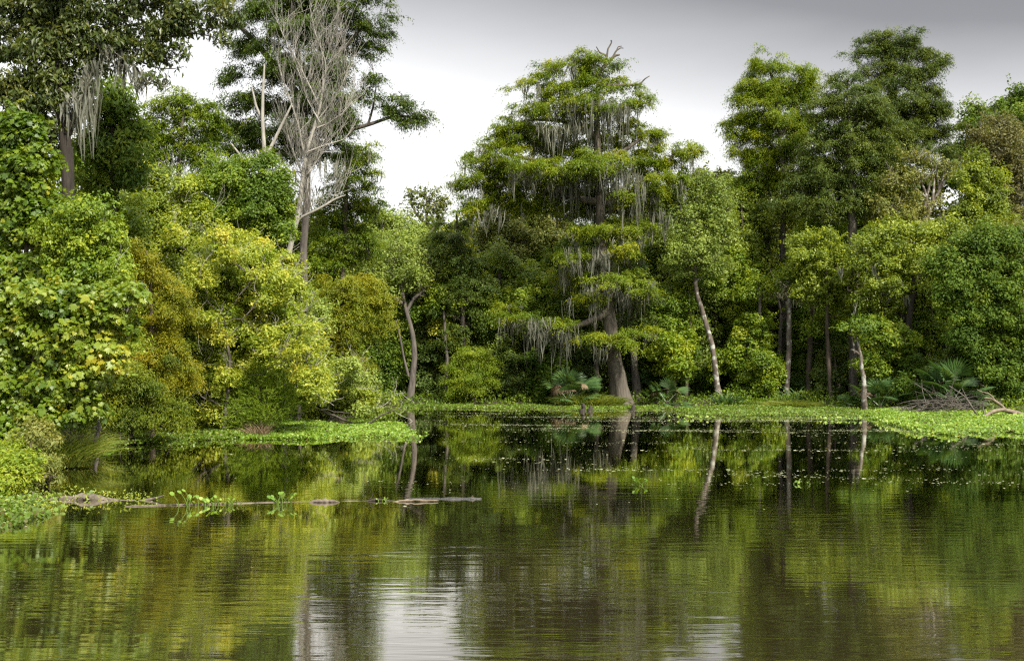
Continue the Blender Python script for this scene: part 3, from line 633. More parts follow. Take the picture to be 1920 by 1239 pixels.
bush('dark shrub left of the large palmetto', 61.8, 1010, 660, 36, 745, 'dark', 5)
bush('green understory tree right of the slimmer cypress trunk', 62, 1250, 540, 60, 640, 'green', 6, n=12, cat='tree', name='green_tree')
bush('leafy overhanging bush above the small palmetto', 60, 1265, 628, 42, 700, 'green', 7, tb=.12, leaf=(.17,.11))
bush('tall dark bush between the slimmer cypress trunk and the slanting trunk', 63.5, 1290, 600, 56, 740, 'dark', 8, n=12)
bush('mid green bush right of the slanting grey trunk', 61.5, 1400, 600, 52, 740, 'green', 9, n=13, tb=.02)
bush('green thicket tree above the bush beside the slanting trunk', 63.5, 1395, 470, 62, 610, 'green', 10, n=13, cat='tree', name='green_tree', tb=.05)
bush('dark bush behind the capped snag', 63.5, 1500, 640, 50, 745, 'dark', 11, n=10)
bush('light bush between the bleached branches and the capped snag', 60.5, 1440, 660, 34, 735, 'green', 12, tb=.12)
bush('dark green tree mass behind the flat-layered tree', 63.5, 1540, 560, 64, 690, 'dark', 13, n=13, cat='tree', name='dark_tree', tb=.06)
bush('brown-green bush between the capped snag and the thick trunk', 61, 1565, 650, 34, 740, 'deep', 14, tb=.1)
bush('mid green bush behind the slender lichened trunk', 60, 1665, 650, 50, 745, 'green', 15, n=12, tb=-.06)
bush('dark bush left of the blue-green palmetto', 56, 1715, 660, 40, 755, 'dark', 16, n=10)
bush('mid green tree left of the big dark leafy tree', 58.5, 1745, 560, 50, 690, 'green', 17, n=12, cat='tree', name='green_tree')
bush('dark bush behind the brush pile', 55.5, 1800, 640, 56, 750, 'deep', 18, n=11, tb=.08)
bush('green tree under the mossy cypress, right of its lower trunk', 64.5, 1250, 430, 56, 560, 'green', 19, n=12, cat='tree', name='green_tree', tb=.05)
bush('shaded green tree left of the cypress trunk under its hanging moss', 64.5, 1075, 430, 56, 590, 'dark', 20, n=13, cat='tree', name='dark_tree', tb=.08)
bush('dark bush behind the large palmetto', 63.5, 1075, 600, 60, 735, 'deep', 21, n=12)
bush('fresh green tree between the light green cypress and the pale sparse tree', 64, 1390, 360, 50, 470, 'lime', 22, n=11, cat='tree', name='green_tree', tb=-.25, cover=2)
bush('bright understory tree behind the broad dark cypress trunk', 62.8, 1545, 410, 50, 470, 'bright', 23, n=8, cat='tree', name='bright_green_tree', tb=-.1)
bush('leafy green sapling between the shelf-like cypress and the bright green tree', 65, 915, 480, 50, 620, 'green', 24, n=12, cat='tree', name='green_tree', tb=.1)

# the wood behind: rows of individual trees, mostly hidden
gi = 0
def fill_tree(px, top, D, hw, mat, bot=700, n=17, leaf=(.24, .16), tb=0., side='far'):
    global gi; gi += 1
    r = np.random.default_rng(9000 + gi)
    bl = auto_blobs(px, top, bot, hw, n, r, size=(.32, .55), D=D)
    lab, grp = {'far': ('green tree deep in the wood beyond the far bank, mostly hidden by nearer trees', 'trees deep in the far wood'),
                'left': ('green tree deep in the left bank wood, mostly hidden by nearer trees', 'trees deep in the left wood')}[side]
    T('forest_tree', lab, 'tree', D, [(px, HY + F * (CH - .5) / D, 8), (px + 3, 500, 6), (px, top + 20, 2)], bl, 'broad', mat, 'dark', seed=300 + gi, cover=2.4, clump=.75, leaf=leaf, tb=tb, group=grp, depth=.7)
rr = random.Random(4)
sky = [(600,420),(640,415),(700,408),(735,402),(780,415),(850,405),(900,410),(950,398),(1010,402),(1070,405),(1130,400),(1190,395),(1250,350),(1320,305),(1350,300),(1400,330),(1460,330),(1520,330),(1580,340),(1640,330),(1700,310),(1760,300),(1820,290),(1880,280),(1940,270),(2000,300),(2060,300)]
for k, (x, t) in enumerate(sky):
    fill_tree(x, t + 12, 71 + rr.uniform(-1, 2), 50, rr.choice(['green', 'green', 'olive', 'dark', 'cypdark']), bot=620, tb=rr.uniform(-.05, .15))
for k in range(19):
    x = 650 + k * 70 + rr.uniform(-22, 22)
    fill_tree(x, rr.uniform(430, 520), 64.6 + rr.uniform(-.8, 1.2), 46, rr.choice(['green', 'pale', 'lime', 'bright', 'green', 'pale']), bot=690, leaf=(.14, .09), n=16, tb=rr.uniform(-.1, .15))
for k in range(20):
    x = 630 + k * 74 + rr.uniform(-15, 15)
    fill_tree(x, rr.uniform(455, 485), 67 + rr.uniform(-1, 1), 52, rr.choice(['dark', 'green', 'deep']), bot=740, leaf=(.2, .13), n=14)
for k in range(16):
    x = 620 + k * 92 + rr.uniform(-15, 15)
    fill_tree(x, rr.uniform(400, 440), 79 + rr.uniform(-1.5, 1.5), 64, rr.choice(['dark', 'deep', 'green']), bot=760, leaf=(.3, .2), n=14)
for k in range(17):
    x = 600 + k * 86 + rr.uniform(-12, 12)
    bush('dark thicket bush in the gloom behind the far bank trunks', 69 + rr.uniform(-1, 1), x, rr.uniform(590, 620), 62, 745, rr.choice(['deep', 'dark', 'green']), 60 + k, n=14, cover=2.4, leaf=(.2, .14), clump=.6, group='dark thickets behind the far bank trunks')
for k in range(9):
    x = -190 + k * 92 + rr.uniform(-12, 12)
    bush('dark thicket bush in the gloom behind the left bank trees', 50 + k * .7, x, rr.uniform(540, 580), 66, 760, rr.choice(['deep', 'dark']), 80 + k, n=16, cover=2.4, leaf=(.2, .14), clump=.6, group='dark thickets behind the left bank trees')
# ------------------------------------------------------------------ left bank
T('bald_cypress', 'huge dark bald cypress cut by the top frame, long arm reaching right over the gap', 'tree', 52,
  [(568,776,16),(568,740,13),(568,600,11),(568,470,9.5),(575,380,9),(578,280,8),(570,180,7.5),(556,80,7),(545,0,6),(540,-80,5),(536,-190,3)],
  [(450,10,44,16,-.6),(500,25,44,18,-1.2),(560,5,50,20),(620,20,44,18,-.8),(672,8,38,16),(715,0,22,9,0),(695,45,34,18,0),(710,75,22,14,0),(662,80,30,13,.3),(690,100,26,9,0),(440,45,22,10,0),(465,75,30,12,0),(455,100,28,10,.3),(500,90,36,14,-.8),(540,60,40,18,-1),(590,60,36,18,-1),
   (450,140,34,11,0),(432,150,14,7,0),(500,140,36,14,.4),(540,125,34,18,-1),(600,120,46,20,-.9),(640,140,34,16,0),(470,195,44,14,0),(435,205,18,9,0),(520,195,40,18,.5),(590,180,46,22,-.8),(640,195,34,20,-.8),(425,238,34,14,.5),(480,240,46,16,.5),(540,245,44,18,-.6),(600,240,42,20,-.9),(650,245,28,16,0),
   (700,150,26,12,0),(682,180,22,12,.2),(720,190,36,13,-.2),(760,205,32,13,-.3),(790,218,18,11,-.3),(745,226,30,9,0),(770,232,20,8,0),(400,262,30,14,.6),(450,278,46,18,.6),(520,290,44,18,0),(580,290,30,18,.6),(560,60,50,26,.8),(530,130,46,26,1),(600,150,50,26,1),(560,210,56,26,1.2),(620,230,44,24,1),(500,260,50,24,1),(580,270,56,24,1),(610,90,46,24,1),(640,50,44,22,.6),(540,20,50,22,1),(630,285,34,16,.4),(430,-40,60,30),(520,-40,60,30),(620,-40,60,30),(690,-35,40,24),(480,-100,60,34),(580,-110,60,34),(540,-170,50,34)],
  'cypress', 'cypdark', 'grey', seed=31, cover=2.9, flat=.5, limb_r=.06, tb=-.05, moss=(.35,.3,1.2),
  branches=[[(570,190,7),(520,130,6),(480,80,5),(440,40,4),(420,15,2)],[(572,200,6),(620,120,4.5),(650,85,3.5),(690,40,2)],[(575,300,7),(630,250,5),(690,235,3.5),(745,215,2.6),(790,225,1.2)],[(690,235,2.5),(700,200,2),(705,165,1.2)],[(572,250,6),(620,200,5),(680,180,3)]])
T('cypress', 'yellow-green drooping cypress standing behind the bleached dead tree', 'tree', 56,
  [(640,775,12),(640,600,9),(645,450,7),(650,350,5),(655,280,3)],
  [(665,285,34,14),(690,300,18,10),(640,300,30,14),(670,325,34,14),(640,350,40,18),(685,350,18,12),(650,380,44,18),(620,405,34,18),(680,395,26,14),(645,425,46,18),(690,385,22,10),(610,450,36,20),(665,460,40,18),(630,490,44,20),(600,500,34,18),(685,440,26,14),(690,480,22,14)],
  'cypress', 'cypress', 'brown', seed=32, cover=3, tb=-.12, moss=(1.2,.3,1.5))
# bleached dead tree with hundreds of upswept whips
def dead_tree():
    r = np.random.default_rng(77); D = 48; sc = D / F
    ob = empty('dead_tree', G(533, HY + F * 3 / D)); ob.location = P(533, 778, D)
    tag(ob, 'bleached leafless tree with a dense broom of thin upswept branches, before the dark cypress', 'dead tree')
    org = np.array(ob.location)
    t = MB()
    tr = np.array([np.append(P(x, y, D), w * sc) for x, y, w in [(533,790,12),(535,640,10),(537,520,9),(541,470,8.5),(552,430,8),(562,395,7.5),(566,350,7),(571,300,6.5),(580,262,5.5),(594,228,4.5),(604,190,3.6),(608,150,2.8),(604,100,2),(598,60,1.2)]])
    s = smooth_path(tr, 40); s[:, 3] *= .6; tube(t, s[:, :3], s[:, 3], 9)
    arms = []
    for pts in ([(548,445,6),(560,410,5.5),(585,398,5),(610,385,4.5),(630,372,3.5),(648,366,1.6)],[(566,345,4.5),(580,322,3.5),(590,310,2.5),(592,304,1.5)],[(572,300,5),(566,270,4),(560,235,3.4),(545,190,2.6),(530,150,1.8),(520,110,1)],
                [(600,205,3.4),(585,170,2.8),(560,120,2.2),(535,75,1.5),(515,30,.8)],[(596,225,3),(620,195,2.4),(640,165,1.8),(655,120,1)],[(606,170,2.6),(612,120,2),(590,60,1.5),(580,10,.8)],[(604,150,2),(625,100,1.6),(640,60,1)],
                [(568,330,3),(552,290,2.4),(540,255,1.8),(535,220,1)],[(585,395,3),(575,350,2.2),(583,300,1.4),(580,280,.8)],[(600,230,2.8),(575,185,2.2),(562,140,1.6),(545,95,.8)],[(594,240,2.8),(615,232,2.2),(640,215,1.5),(662,190,.8)],
                [(576,285,2.6),(610,272,2.2),(645,262,1.5),(665,240,.8)]):
        q = np.array([np.append(P(x, y, D + r.uniform(-.3, .3)), w * sc) for x, y, w in pts]); q = smooth_path(q, 16); q[:, 3] *= .5
        tube(t, q[:, :3], q[:, 3], 6); arms.append(q)
    t.build('trunk', BK['bone'], ob, org)
    b = MB()
    for q in arms + [s[20:]]:
        side = q is arms[0]
        for k in range(3, len(q) - 1):
            for _ in range(2 if side else 1 + k % 2):
                lx = r.normal(0, .5)
                d = np.array([lx, r.normal(0, .45), 1.0 if side else .85])
                whip(b, q[k, :3], d, r.uniform(.9, 2.1) if not side else r.uniform(.8, 2.2), .0125, 1, r, .45, 4, .10, 4, .0062)
    b.build('branches', BK['bone'], ob, org)
    m = MB(); fill_moss(m, np.array([P(x, y, D) for x, y in [(525,285),(612,300),(600,290),(548,320),(560,250),(630,300),(590,260)]]), np.full(7, 1.1), r, per=4, spread=.06)
    m.build('hanging_moss', LM['moss'], ob, org)['kind'] = 'stuff'
dead_tree()
def fork(label, D, base, paths, seed):
    ob = empty('dead_tree', P(*base, D)); tag(ob, label, 'dead tree'); org = np.array(ob.location)
    t = MB(); r = np.random.default_rng(seed)
    for pts in paths:
        q = np.array([np.append(P(x, y, D + r.uniform(-.1, .1)), w * D / F) for x, y, w in pts]); q = smooth_path(q, 14)
        tube(t, q[:, :3], q[:, 3], 7)
    t.build('trunk', BK['bone'], ob, org)
fork('bleached forked snag with two bare prongs rising above the bluish-green round tree', 47.5, (502, 778),
     [[(502,780,6),(502,500,5),(500,330,4.5),(498,288,4),(492,255,3.5),(490,220,3.4),(493,190,3),(493,150,2.6),(496,120,1.6)],[(490,222,3),(480,200,2.5),(476,180,1.8),(472,163,1)],[(501,290,3.6),(515,262,3.2),(528,235,2.8),(538,215,2.2),(548,194,1.4)],[(500,290,2.6),(488,295,2.4),(482,282,2)]], 5)
fork('short bleached bare branch poking out of the bluish-green round tree, left of the forked snag', 45.5, (470, 790),
     [[(470,790,4),(472,500,3.5),(474,345,3),(468,310,2.8),(458,290,2.6),(446,278,2.2),(434,270,1.4)]], 6)
T('green_tree', 'rounded bluish-green leafy tree under the forked bleached snag', 'tree', 45,
  [(460,795,9),(460,600,8),(462,420,5),(465,340,2)],
  [(440,315,34,14),(480,310,34,14),(405,325,30,14),(515,335,30,15),(460,340,50,18),(385,345,24,12),(535,365,22,16),(420,365,48,20),(495,375,46,20),(450,400,56,20),(530,400,24,20),(395,395,30,18),(490,425,50,20),(430,430,46,20),(535,435,18,14),(400,300,14,8),(500,300,14,8)],
  'broad', 'bright', 'grey', seed=33, shoots=9.0, cover=3.2, tb=-.12, leaf=(.1,.066), clump=.45)
T('olive_tree', 'tall olive-green tree with level tiers against the sky, left of the dark cypress', 'tree', 50,
  [(330,790,12),(330,500,9),(335,300,6),(345,200,3)],
  [(345,180,26,10),(325,190,26,12),(375,208,30,13),(395,200,14,9),(340,215,44,15),(300,205,30,14),(400,225,20,10),(370,240,34,13),(320,245,44,16),(290,230,24,14),(350,270,34,14),(305,275,44,16),(400,255,16,10),(385,285,26,12),(330,300,46,16),(270,260,26,18),(265,290,30,18),(370,315,28,14),(295,325,40,18)],
  'cypress', 'cypress', 'grey', seed=34, cover=2.9, tb=-.14, twigs=0)
T('yellow_green_tree', 'yellowish tree with long bare pale twigs below the tiered olive tree', 'tree', 44,
  [(300,800,8),(300,600,7),(295,450,5),(295,360,2)],
  [(260,330,34,16),(300,345,36,16),(345,350,34,16),(235,365,34,18),(285,375,44,18),(335,385,44,20),(375,400,34,20),(250,405,40,20),(310,420,50,20),(365,440,44,20),(270,445,40,20),(330,460,50,22),(390,470,34,20),(300,490,44,22),(360,500,44,22)],
  'broad', 'lime', 'grey', seed=35, shoots=9.0, cover=2.4, tb=-.08, leaf=(.105,.066), twigs=3, twig_bark='bone', twig_len=1.4, twig_r=.012)
T('yellow_green_tree', 'brightest yellow-green leafy tree at the middle of the left bank, lit from the right', 'tree', 42,
  [(480,805,8),(480,650,7),(478,520,4)],
  [(440,455,40,18),(480,470,34,16),(515,490,34,18),(545,505,26,16),(410,490,40,20),(455,500,44,20),(500,525,44,20),(545,545,24,18),(385,530,40,22),(435,545,50,22),(490,565,50,22),(540,585,34,20),(380,575,40,22),(430,595,50,22),(490,610,50,22),(545,625,34,20),(585,650,22,14)],
  'broad', 'lime', 'grey', seed=36, shoots=9.0, cover=2.8, tb=.14, leaf=(.105,.066), clump=.42, twigs=2, twig_bark='bone', twig_r=.011)
T('yellow_green_tree', 'yellow-green bush sprawling low over the water behind the hyacinth mat, pale twigs', 'shrub', 41,
  [(430,808,7),(430,740,6),(435,650,3)],
  [(380,620,40,20),(440,630,50,20),(500,645,50,20),(560,650,34,18),(365,665,34,20),(415,675,50,22),(475,690,50,22),(540,685,44,20),(590,700,30,16),(370,715,34,20),(425,725,44,20),(580,735,30,16),(375,760,36,18),(425,775,40,16),(345,740,30,18),(400,795,44,12),(350,790,34,14)],
  'broad', 'lime', 'brown', seed=37, shoots=9.0, cover=2.8, tb=-.04, leaf=(.105,.066), clump=.4, twigs=2, twig_bark='bone', twig_r=.011)
T('willow', 'soft feathery bright green willow clump at the waterline left of the hyacinth mat', 'shrub', 39.5,
  [(490,814,5),(490,770,4),(490,710,2)],
  [(500,700,26,14),(480,720,34,18),(525,725,26,18),(495,745,42,20),(465,765,34,18),(530,755,26,16),(500,780,44,16),(460,795,34,12),(520,668,14,12)], 'willow', 'willow', 'brown', seed=38, cover=3.4)
T('golden_cypress', 'golden-yellow drooping cypress at the right end of the left bank', 'tree', 49,
  [(640,780,9),(638,700,8),(640,600,6),(650,530,3)],
  [(620,535,34,14),(655,528,30,13),(685,545,26,12),(605,560,34,18),(650,560,44,18),(695,570,30,14),(718,590,22,11),(730,605,12,8),(620,595,44,20),(670,595,44,18),(705,610,22,10),(610,635,40,20),(655,630,36,18),(595,665,34,20),(640,665,36,18),(662,690,22,14),(630,700,34,16)],
  'cypress', 'goldgreen', 'brown', seed=39, cover=3.0, tb=.02)
T('overhanging_shrub', 'yellow-green shrub reaching low over the water below the golden cypress', 'shrub', 47,
  [(600,785,6),(605,750,5),(640,735,3)],
  [(600,705,34,14),(640,712,30,12),(580,735,34,16),(625,740,40,16),(670,735,30,12),(705,748,26,9),(728,757,14,6),(600,765,40,14),(655,765,34,10),(690,768,24,8)],
  'broad', 'lime', 'brown', seed=40, shoots=9.0, cover=2.6, tb=-.05, leaf=(.12,.08), clump=.38, twigs=3, twig_bark='bone', twig_r=.011)
T('rusty_cypress', 'rust and gold tinted feathery cypress between the vine thicket and the lit yellow-green tree', 'tree', 37,
  [(285,822,9),(285,700,8),(285,560,5),(275,470,3)],
  [(250,470,30,14),(272,488,30,14),(240,505,30,16),(285,515,30,16),(262,535,34,16),(305,545,26,14),(325,565,26,14),(285,570,36,16),(325,595,28,14),(295,610,40,16),(265,640,36,16),(325,635,26,14),(300,660,44,18),(335,670,18,14),(275,690,40,16),(325,700,30,16),(305,722,34,16),(340,715,14,12)],
  'cypress', 'gold', 'brown', seed=41, cover=3.2, tb=-.02, leaf=(.13,.035), spray=.6)
T('dark_feathery_cypress', 'low dark olive feathery cypress beneath the rusty one, trailing over the water', 'tree', 35.5,
  [(240,828,8),(240,780,7),(245,700,4)],
  [(220,690,34,16),(255,705,36,16),(200,715,30,18),(240,735,44,18),(290,740,34,16),(205,755,34,18),(255,765,44,18),(305,765,30,16),(220,785,40,16),(275,792,40,14),(190,785,26,14),(310,795,24,12)],
  'cypress', 'goldgreen', 'dark', seed=42, cover=3.0, tb=-.22, leaf=(.13,.035), spray=.6)
T('green_tree', 'mid green small-leaved tree above the rusty cypress', 'tree', 40,
  [(215,812,9),(215,600,8),(215,450,6),(215,370,3)],
  [(190,375,34,18),(225,400,36,18),(170,410,36,20),(205,430,44,20),(245,440,30,18),(175,455,40,20),(220,470,40,20),(160,500,40,22),(205,515,44,22),(150,545,40,22),(200,560,40,20),(160,590,44,22),(110,470,36,24),(100,520,40,26)],
  'broad', 'green', 'brown', seed=43, shoots=9.0, cover=3.0, tb=.06, leaf=(.115,.07), clump=.4)
T('dark_glossy_tree', 'dark green drooping-leaved tree beside the forked mossy trunk, upper left', 'tree', 38,
  [(215,815,8),(215,500,7),(215,300,5),(210,220,3)],
  [(205,170,34,16),(195,200,30,18),(230,205,34,18),(200,235,44,20),(250,250,30,18),(190,275,44,20),(240,290,36,18),(200,320,44,20),(250,325,30,18),(180,350,40,18),(170,270,20,18)],
  'broad', 'dark', 'dark', seed=44, cover=2.8, tb=.2, leaf=(.16,.07), droop=1.0)
T('vine_thicket', 'small-leaved green vine curtain wrapping the lower half of the forked mossy trunk', 'vine', 31,
  [(150,845,7),(150,650,6),(140,500,5),(130,420,3)],
  [(125,395,26,14),(165,395,30,16),(110,425,34,18),(160,430,40,18),(205,435,28,16),(130,465,44,20),(185,470,40,20),(140,505,46,20),(200,510,34,18),(120,540,40,18),(170,545,44,18),(215,540,26,14),(225,490,20,14)],
  'broad', 'green', 'brown', seed=49, cover=2.6, leaf=(.10,.06), clump=.36, tb=.1, droop=.8)
T('yellow_green_tree', 'yellow-green tree filling the hollow right of the rusty cypress', 'tree', 41,
  [(380,808,8),(375,650,7),(370,520,4)],
  [(350,505,34,18),(395,510,34,18),(360,550,36,20),(400,560,34,20),(350,600,30,20),(390,610,36,20),(365,650,34,20),(400,655,30,18),(355,690,34,18)],
  'broad', 'lime', 'brown', seed=50, shoots=9.0, cover=2.5, leaf=(.1,.066), clump=.4, tb=-.12, twigs=2, twig_bark='bone', twig_r=.011)
def spill(label, cat, D, base, edge, n, mat, seed, rx=(12, 26), tb=0., leaf=(.1, .062), kind='broad', cover=2.0):
    r = np.random.default_rng(seed); e = np.array(edge, float); bl = []
    while len(bl) < n:
        x = r.uniform(e[0][0], e[-1][0]); top = np.interp(x, e[:, 0], e[:, 1]); bot = np.interp(x, e[:, 0], e[:, 2]); y = top + (bot - top) * r.uniform(0, 1)
        w = r.uniform(*rx); bl.append((x, y, w, w * r.uniform(.35, .8), r.uniform(-1.6, .9)))
    T('spreading_shrub', label, cat, D, [base + (6,), ((base[0] + 10), base[1] - 120, 4), (base[0], base[1] - 220, 2)], bl, kind, mat, 'grey', seed=seed, cover=cover, clump=.34, leaf=leaf, tb=tb, shoots=12., twigs=1, twig_bark='bone', twig_r=.010, twig_len=1.0)
spill('loose cascade of fine yellow-green leaves tumbling from the left bank crowns to the water', 'shrub', 39.5, (420, 812), [(330,400,790),(420,440,800),(480,470,700),(540,520,690),(600,640,730)], 44, 'lime', 61, tb=.1)
spill('loose mid green growth woven between the rusty cypress and the yellow-green trees', 'shrub', 41.5, (350, 808), [(240,380,640),(320,380,700),(400,420,740),(470,440,700),(560,520,660)], 38, 'green', 62, tb=.2)
spill('ragged pale green growth spilling over the far end of the left bank', 'shrub', 45, (560, 790), [(480,430,640),(560,500,740),(640,640,765),(690,700,768)], 26, 'pale', 63, tb=.1)
spill('tangled small-leaved green growth between the lobed vines and the rusty cypress', 'shrub', 30.5, (180, 850), [(130,430,800),(180,440,780),(235,470,720)], 20, 'green', 64, rx=(14, 28), tb=.15, leaf=(.09, .055))
# forked mossy trunk with the dark overhanging crown in the upper left
T('overhanging_tree', 'large dark tree filling the top left corner, forked trunk draped with grey moss', 'tree', 34,
  [(130,838,20),(128,700,19),(126,560,18),(126,440,17),(127,380,17),(126,320,18),(125,260,18),(115,200,15),(104,120,12),(98,40,10),(95,-60,7),(95,-160,4)],
  [(20,20,60,30),(70,40,50,30),(120,20,44,26),(30,90,50,30),(85,90,44,28),(140,60,34,26),(20,160,44,28),(70,150,44,28),(125,120,34,26),(160,110,26,24),(20,-40,70,40),(110,-40,70,40),(200,-50,70,34),(290,-45,70,30),(380,-40,60,28),(40,220,34,20),
   (190,25,30,16),(240,20,34,16),(290,10,40,14),(340,20,34,14),(385,25,34,14),(60,190,50,26),(100,175,34,24),(30,250,40,24),(80,240,40,24),(150,75,34,24),(200,60,34,18),(120,160,28,20),(210,85,30,14),(265,50,34,12),(310,60,34,12),(345,50,26,12),(285,85,28,10),(325,95,28,9),(250,75,24,12),(270,108,26,9),(310,112,24,8),(400,50,22,10),(425,40,24,12),(415,80,16,7),(295,150,12,8)],
  'broad', 'over', 'dark', seed=45, cover=2.0, leaf=(.17,.07), droop=1.1, clump=.4, limb_r=.03, tb=.0, hollow=.2,
  branches=[[(126,250,9),(140,215,9),(160,160,8),(176,110,7),(190,70,6),(215,40,5),(230,0,4),(240,-60,3)],[(185,80,3.5),(230,48,3),(290,45,2.4),(340,60,1.8),(400,68,1),(428,90,.5)],[(190,62,3),(250,20,2.4),(320,-5,2)],[(170,140,4),(200,92,3.6),(235,110,3),(258,130,2.6),(275,160,1.4)],
   [(178,112,2.4),(240,105,1.8),(290,128,1.2),(330,130,.8),(345,125,.5)]],
  tw=.66, moss=(0,1,1), moss_w=.028, moss_gap=.05, moss_blobs=[(150,180,12,90),(165,150,14,110),(142,215,12,100),(180,115,10,90),(205,95,22,30),(232,105,10,70),(222,102,8,60),(262,135,8,60),(272,155,8,60),(255,130,4,40),(305,135,3,26),(158,175,10,110),(283,130,2,20)])
T('vine_thicket', 'mass of climbing yellow-green lobed vines along the left edge below the dark crown', 'vine', 32,
  [(40,850,8),(45,600,7),(50,400,5),(50,280,3)],
  [(20,225,30,18),(60,235,30,16),(20,265,34,18),(60,270,30,18),(30,305,40,20),(75,305,26,18),(30,350,44,22),(75,350,28,20),(30,400,44,24),(90,400,44,24),(40,450,44,24),(95,450,36,22),(30,500,44,24),(85,500,40,24)],
  'lobed', 'maple', 'brown', seed=46, shoots=9.0, cover=2.9, leaf=(.13,.1), clump=.4, tb=-.1)
T('vine_thicket', 'big-leaved lobed vine thicket bulging over the water at the left edge', 'vine', 28,
  [(60,868,8),(60,760,7),(65,650,4)],
  [(30,545,50,24),(90,560,44,22),(140,565,40,20),(190,560,34,18),(235,565,28,14),(255,555,14,9),(40,600,56,28),(110,605,50,26),(175,610,44,26),(225,605,30,22),(50,655,60,30),(120,660,50,28),(180,660,40,26),(215,650,22,20),(40,710,60,30),(110,715,50,30),(160,710,36,26),(190,690,24,18),
   (40,765,60,30),(105,770,46,26),(150,765,30,22),(175,770,16,14),(30,815,50,26),(-40,600,60,50),(-50,720,60,50)],
  'lobed', 'maple', 'brown', seed=47, shoots=9.0, cover=2.5, leaf=(.125,.1), clump=.34, tb=.0, droop=.8)
for k, (x, t, d) in enumerate([(-110,180,40),(-60,260,44),(20,260,46),(90,280,48),(170,260,50),(235,300,54),(300,330,56),(380,345,56),(440,330,57),(510,340,58),(560,420,57),(-160,100,36),(-200,250,32),(600,470,57)]):
    fill_tree(x, t, d, 70, ['dark', 'green', 'olive', 'green'][k % 4], bot=720, n=14, leaf=(.2, .13), side='left')
bush('shadowy bush right of the golden cypress trunk at the corner of the banks', 54, 650, 650, 44, 755, 'deep', 40, n=9)
bush('reddish-green bush tucked behind the golden cypress', 53, 600, 600, 40, 740, 'goldgreen', 41, n=9, kind='cypress', tb=-.2)
bush('dark bush behind the low yellow-green bush at the waterline', 43, 330, 700, 50, 800, 'dark', 42, n=9)
bush('leafy weed clump with yellowing leaves on the near left bank', 26.5, 60, 800, 44, 880, 'olive', 43, n=10, tb=.25, leaf=(.1,.045), clump=.28, cat='plant', name='weed_clump')
bush('dense weedy clump at the left edge directly above the driftwood', 23.5, 20, 845, 54, 925, 'green', 44, n=13, cover=1.7, tb=.15, leaf=(.09,.035), clump=.25, cat='plant', name='weed_clump')
bush('yellowing weed clump just above the left end of the driftwood log', 24.5, 85, 855, 30, 915, 'olive', 45, n=8, tb=.15, leaf=(.08,.035), clump=.25, cat='plant', name='weed_clump')

# ------------------------------------------------------------------ palmettos: every fan a part of its own
def frond_mesh(r, R=.75, stalk=.8, n=22, spread=2.7, droop=.2):
    mb = MB()
    tube(mb, [(0, 0, 0), (0, 0, stalk * .5), (0, .03, stalk)], [.014, .011, .009], 4)
    a = np.linspace(-spread / 2, spread / 2, n) + r.normal(0, .03, n)
    K = 4; tt = np.linspace(0, 1, K); prof = np.array([.3, 1, .75, .05]) * .034
    for ang in a:
        L = R * (1 - .22 * (abs(ang) / spread * 2) ** 2) * r.uniform(.9, 1.05)
        d = np.array([math.sin(ang), 0, math.cos(ang)]); s = np.array([math.cos(ang), .5, -math.sin(ang)])
        c = np.array([0, .03, stalk]) + d * (L * tt[:, None]) + np.array([0, 1, -.6]) * (droop * L * tt[:, None] ** 2.2)
        V = np.stack([c - s * prof[:, None], c + s * prof[:, None]], 1).reshape(-1, 3)
        mb.add(V, [(2 * k, 2 * k + 1, 2 * k + 3, 2 * k + 2) for k in range(K - 1)], np.full(K - 1, .5 + r.normal(0, .1)))
    return mb
_fr = {}
def palmetto(label, px, base_py, D, size, n, seed, dead=3, lean=.75, group=None):
    r = np.random.default_rng(seed)
    loc = P(px, base_py, D); ob = empty('palmetto', loc); tag(ob, label, 'palmetto', group)
    mb = MB(); tube(mb, [(0, 0, -.3), (0, 0, .12), (0.02, 0, .3)], [.12, .11, .06], 8); mb.build('stem', BK['brown'], ob)
    for k in range(n + dead):
        isd = k >= n
        key = ('d' if isd else 'g') + str(k % 4)
        if key not in _fr:
            o = frond_mesh(np.random.default_rng(k + 50), droop=.45 if isd else .22).build('dead_frond' if isd else 'frond', LM['palmdead' if isd else 'palm'], ob)
            _fr[key] = o.data
        else:
            o = bpy.data.objects.new('dead_frond' if isd else 'frond', _fr[key]); col.objects.link(o); o.parent = ob
        az = r.choice([0, math.pi]) + r.normal(0, 1.1)
        tilt = r.uniform(1.6, 2.0) if isd else lean * (k / n) ** .7 * r.uniform(.85, 1.2) + .1
        o.rotation_euler = (-tilt, r.normal(0, .1), az); s = size * (r.uniform(.55, .8) if isd else r.uniform(.8, 1.1)); o.scale = (s, s, s)
        o.location = (0, 0, .15 + (.75 * size if isd else 0))
palmetto('broad palmetto with browned lower fans, left of the great cypress trunk', 1066, 757, 59.3, 1.4, 24, 1, dead=8, lean=1.45)
palmetto('smaller palmetto left of the slanting grey trunk', 1250, 762, 58.8, 1.05, 11, 2, dead=3, lean=1.6)
palmetto('dark palmetto just right of the slender lichened trunk', 1650, 768, 55.5, 1.3, 15, 3, dead=3, lean=1.2)
palmetto('largest blue-green palmetto above the brush pile near the right edge', 1787, 758, 53.6, 1.5, 24, 4, dead=2, lean=1.35)
palmetto('tiny palmetto sprouting at the foot of the thick grey trunk', 1592, 768, 55.8, .6, 7, 5, dead=0, lean=1.6)
palmetto('shadowed palmetto behind the great cypress trunk', 1205, 745, 63.5, 1.4, 12, 6, dead=0, lean=1.4)

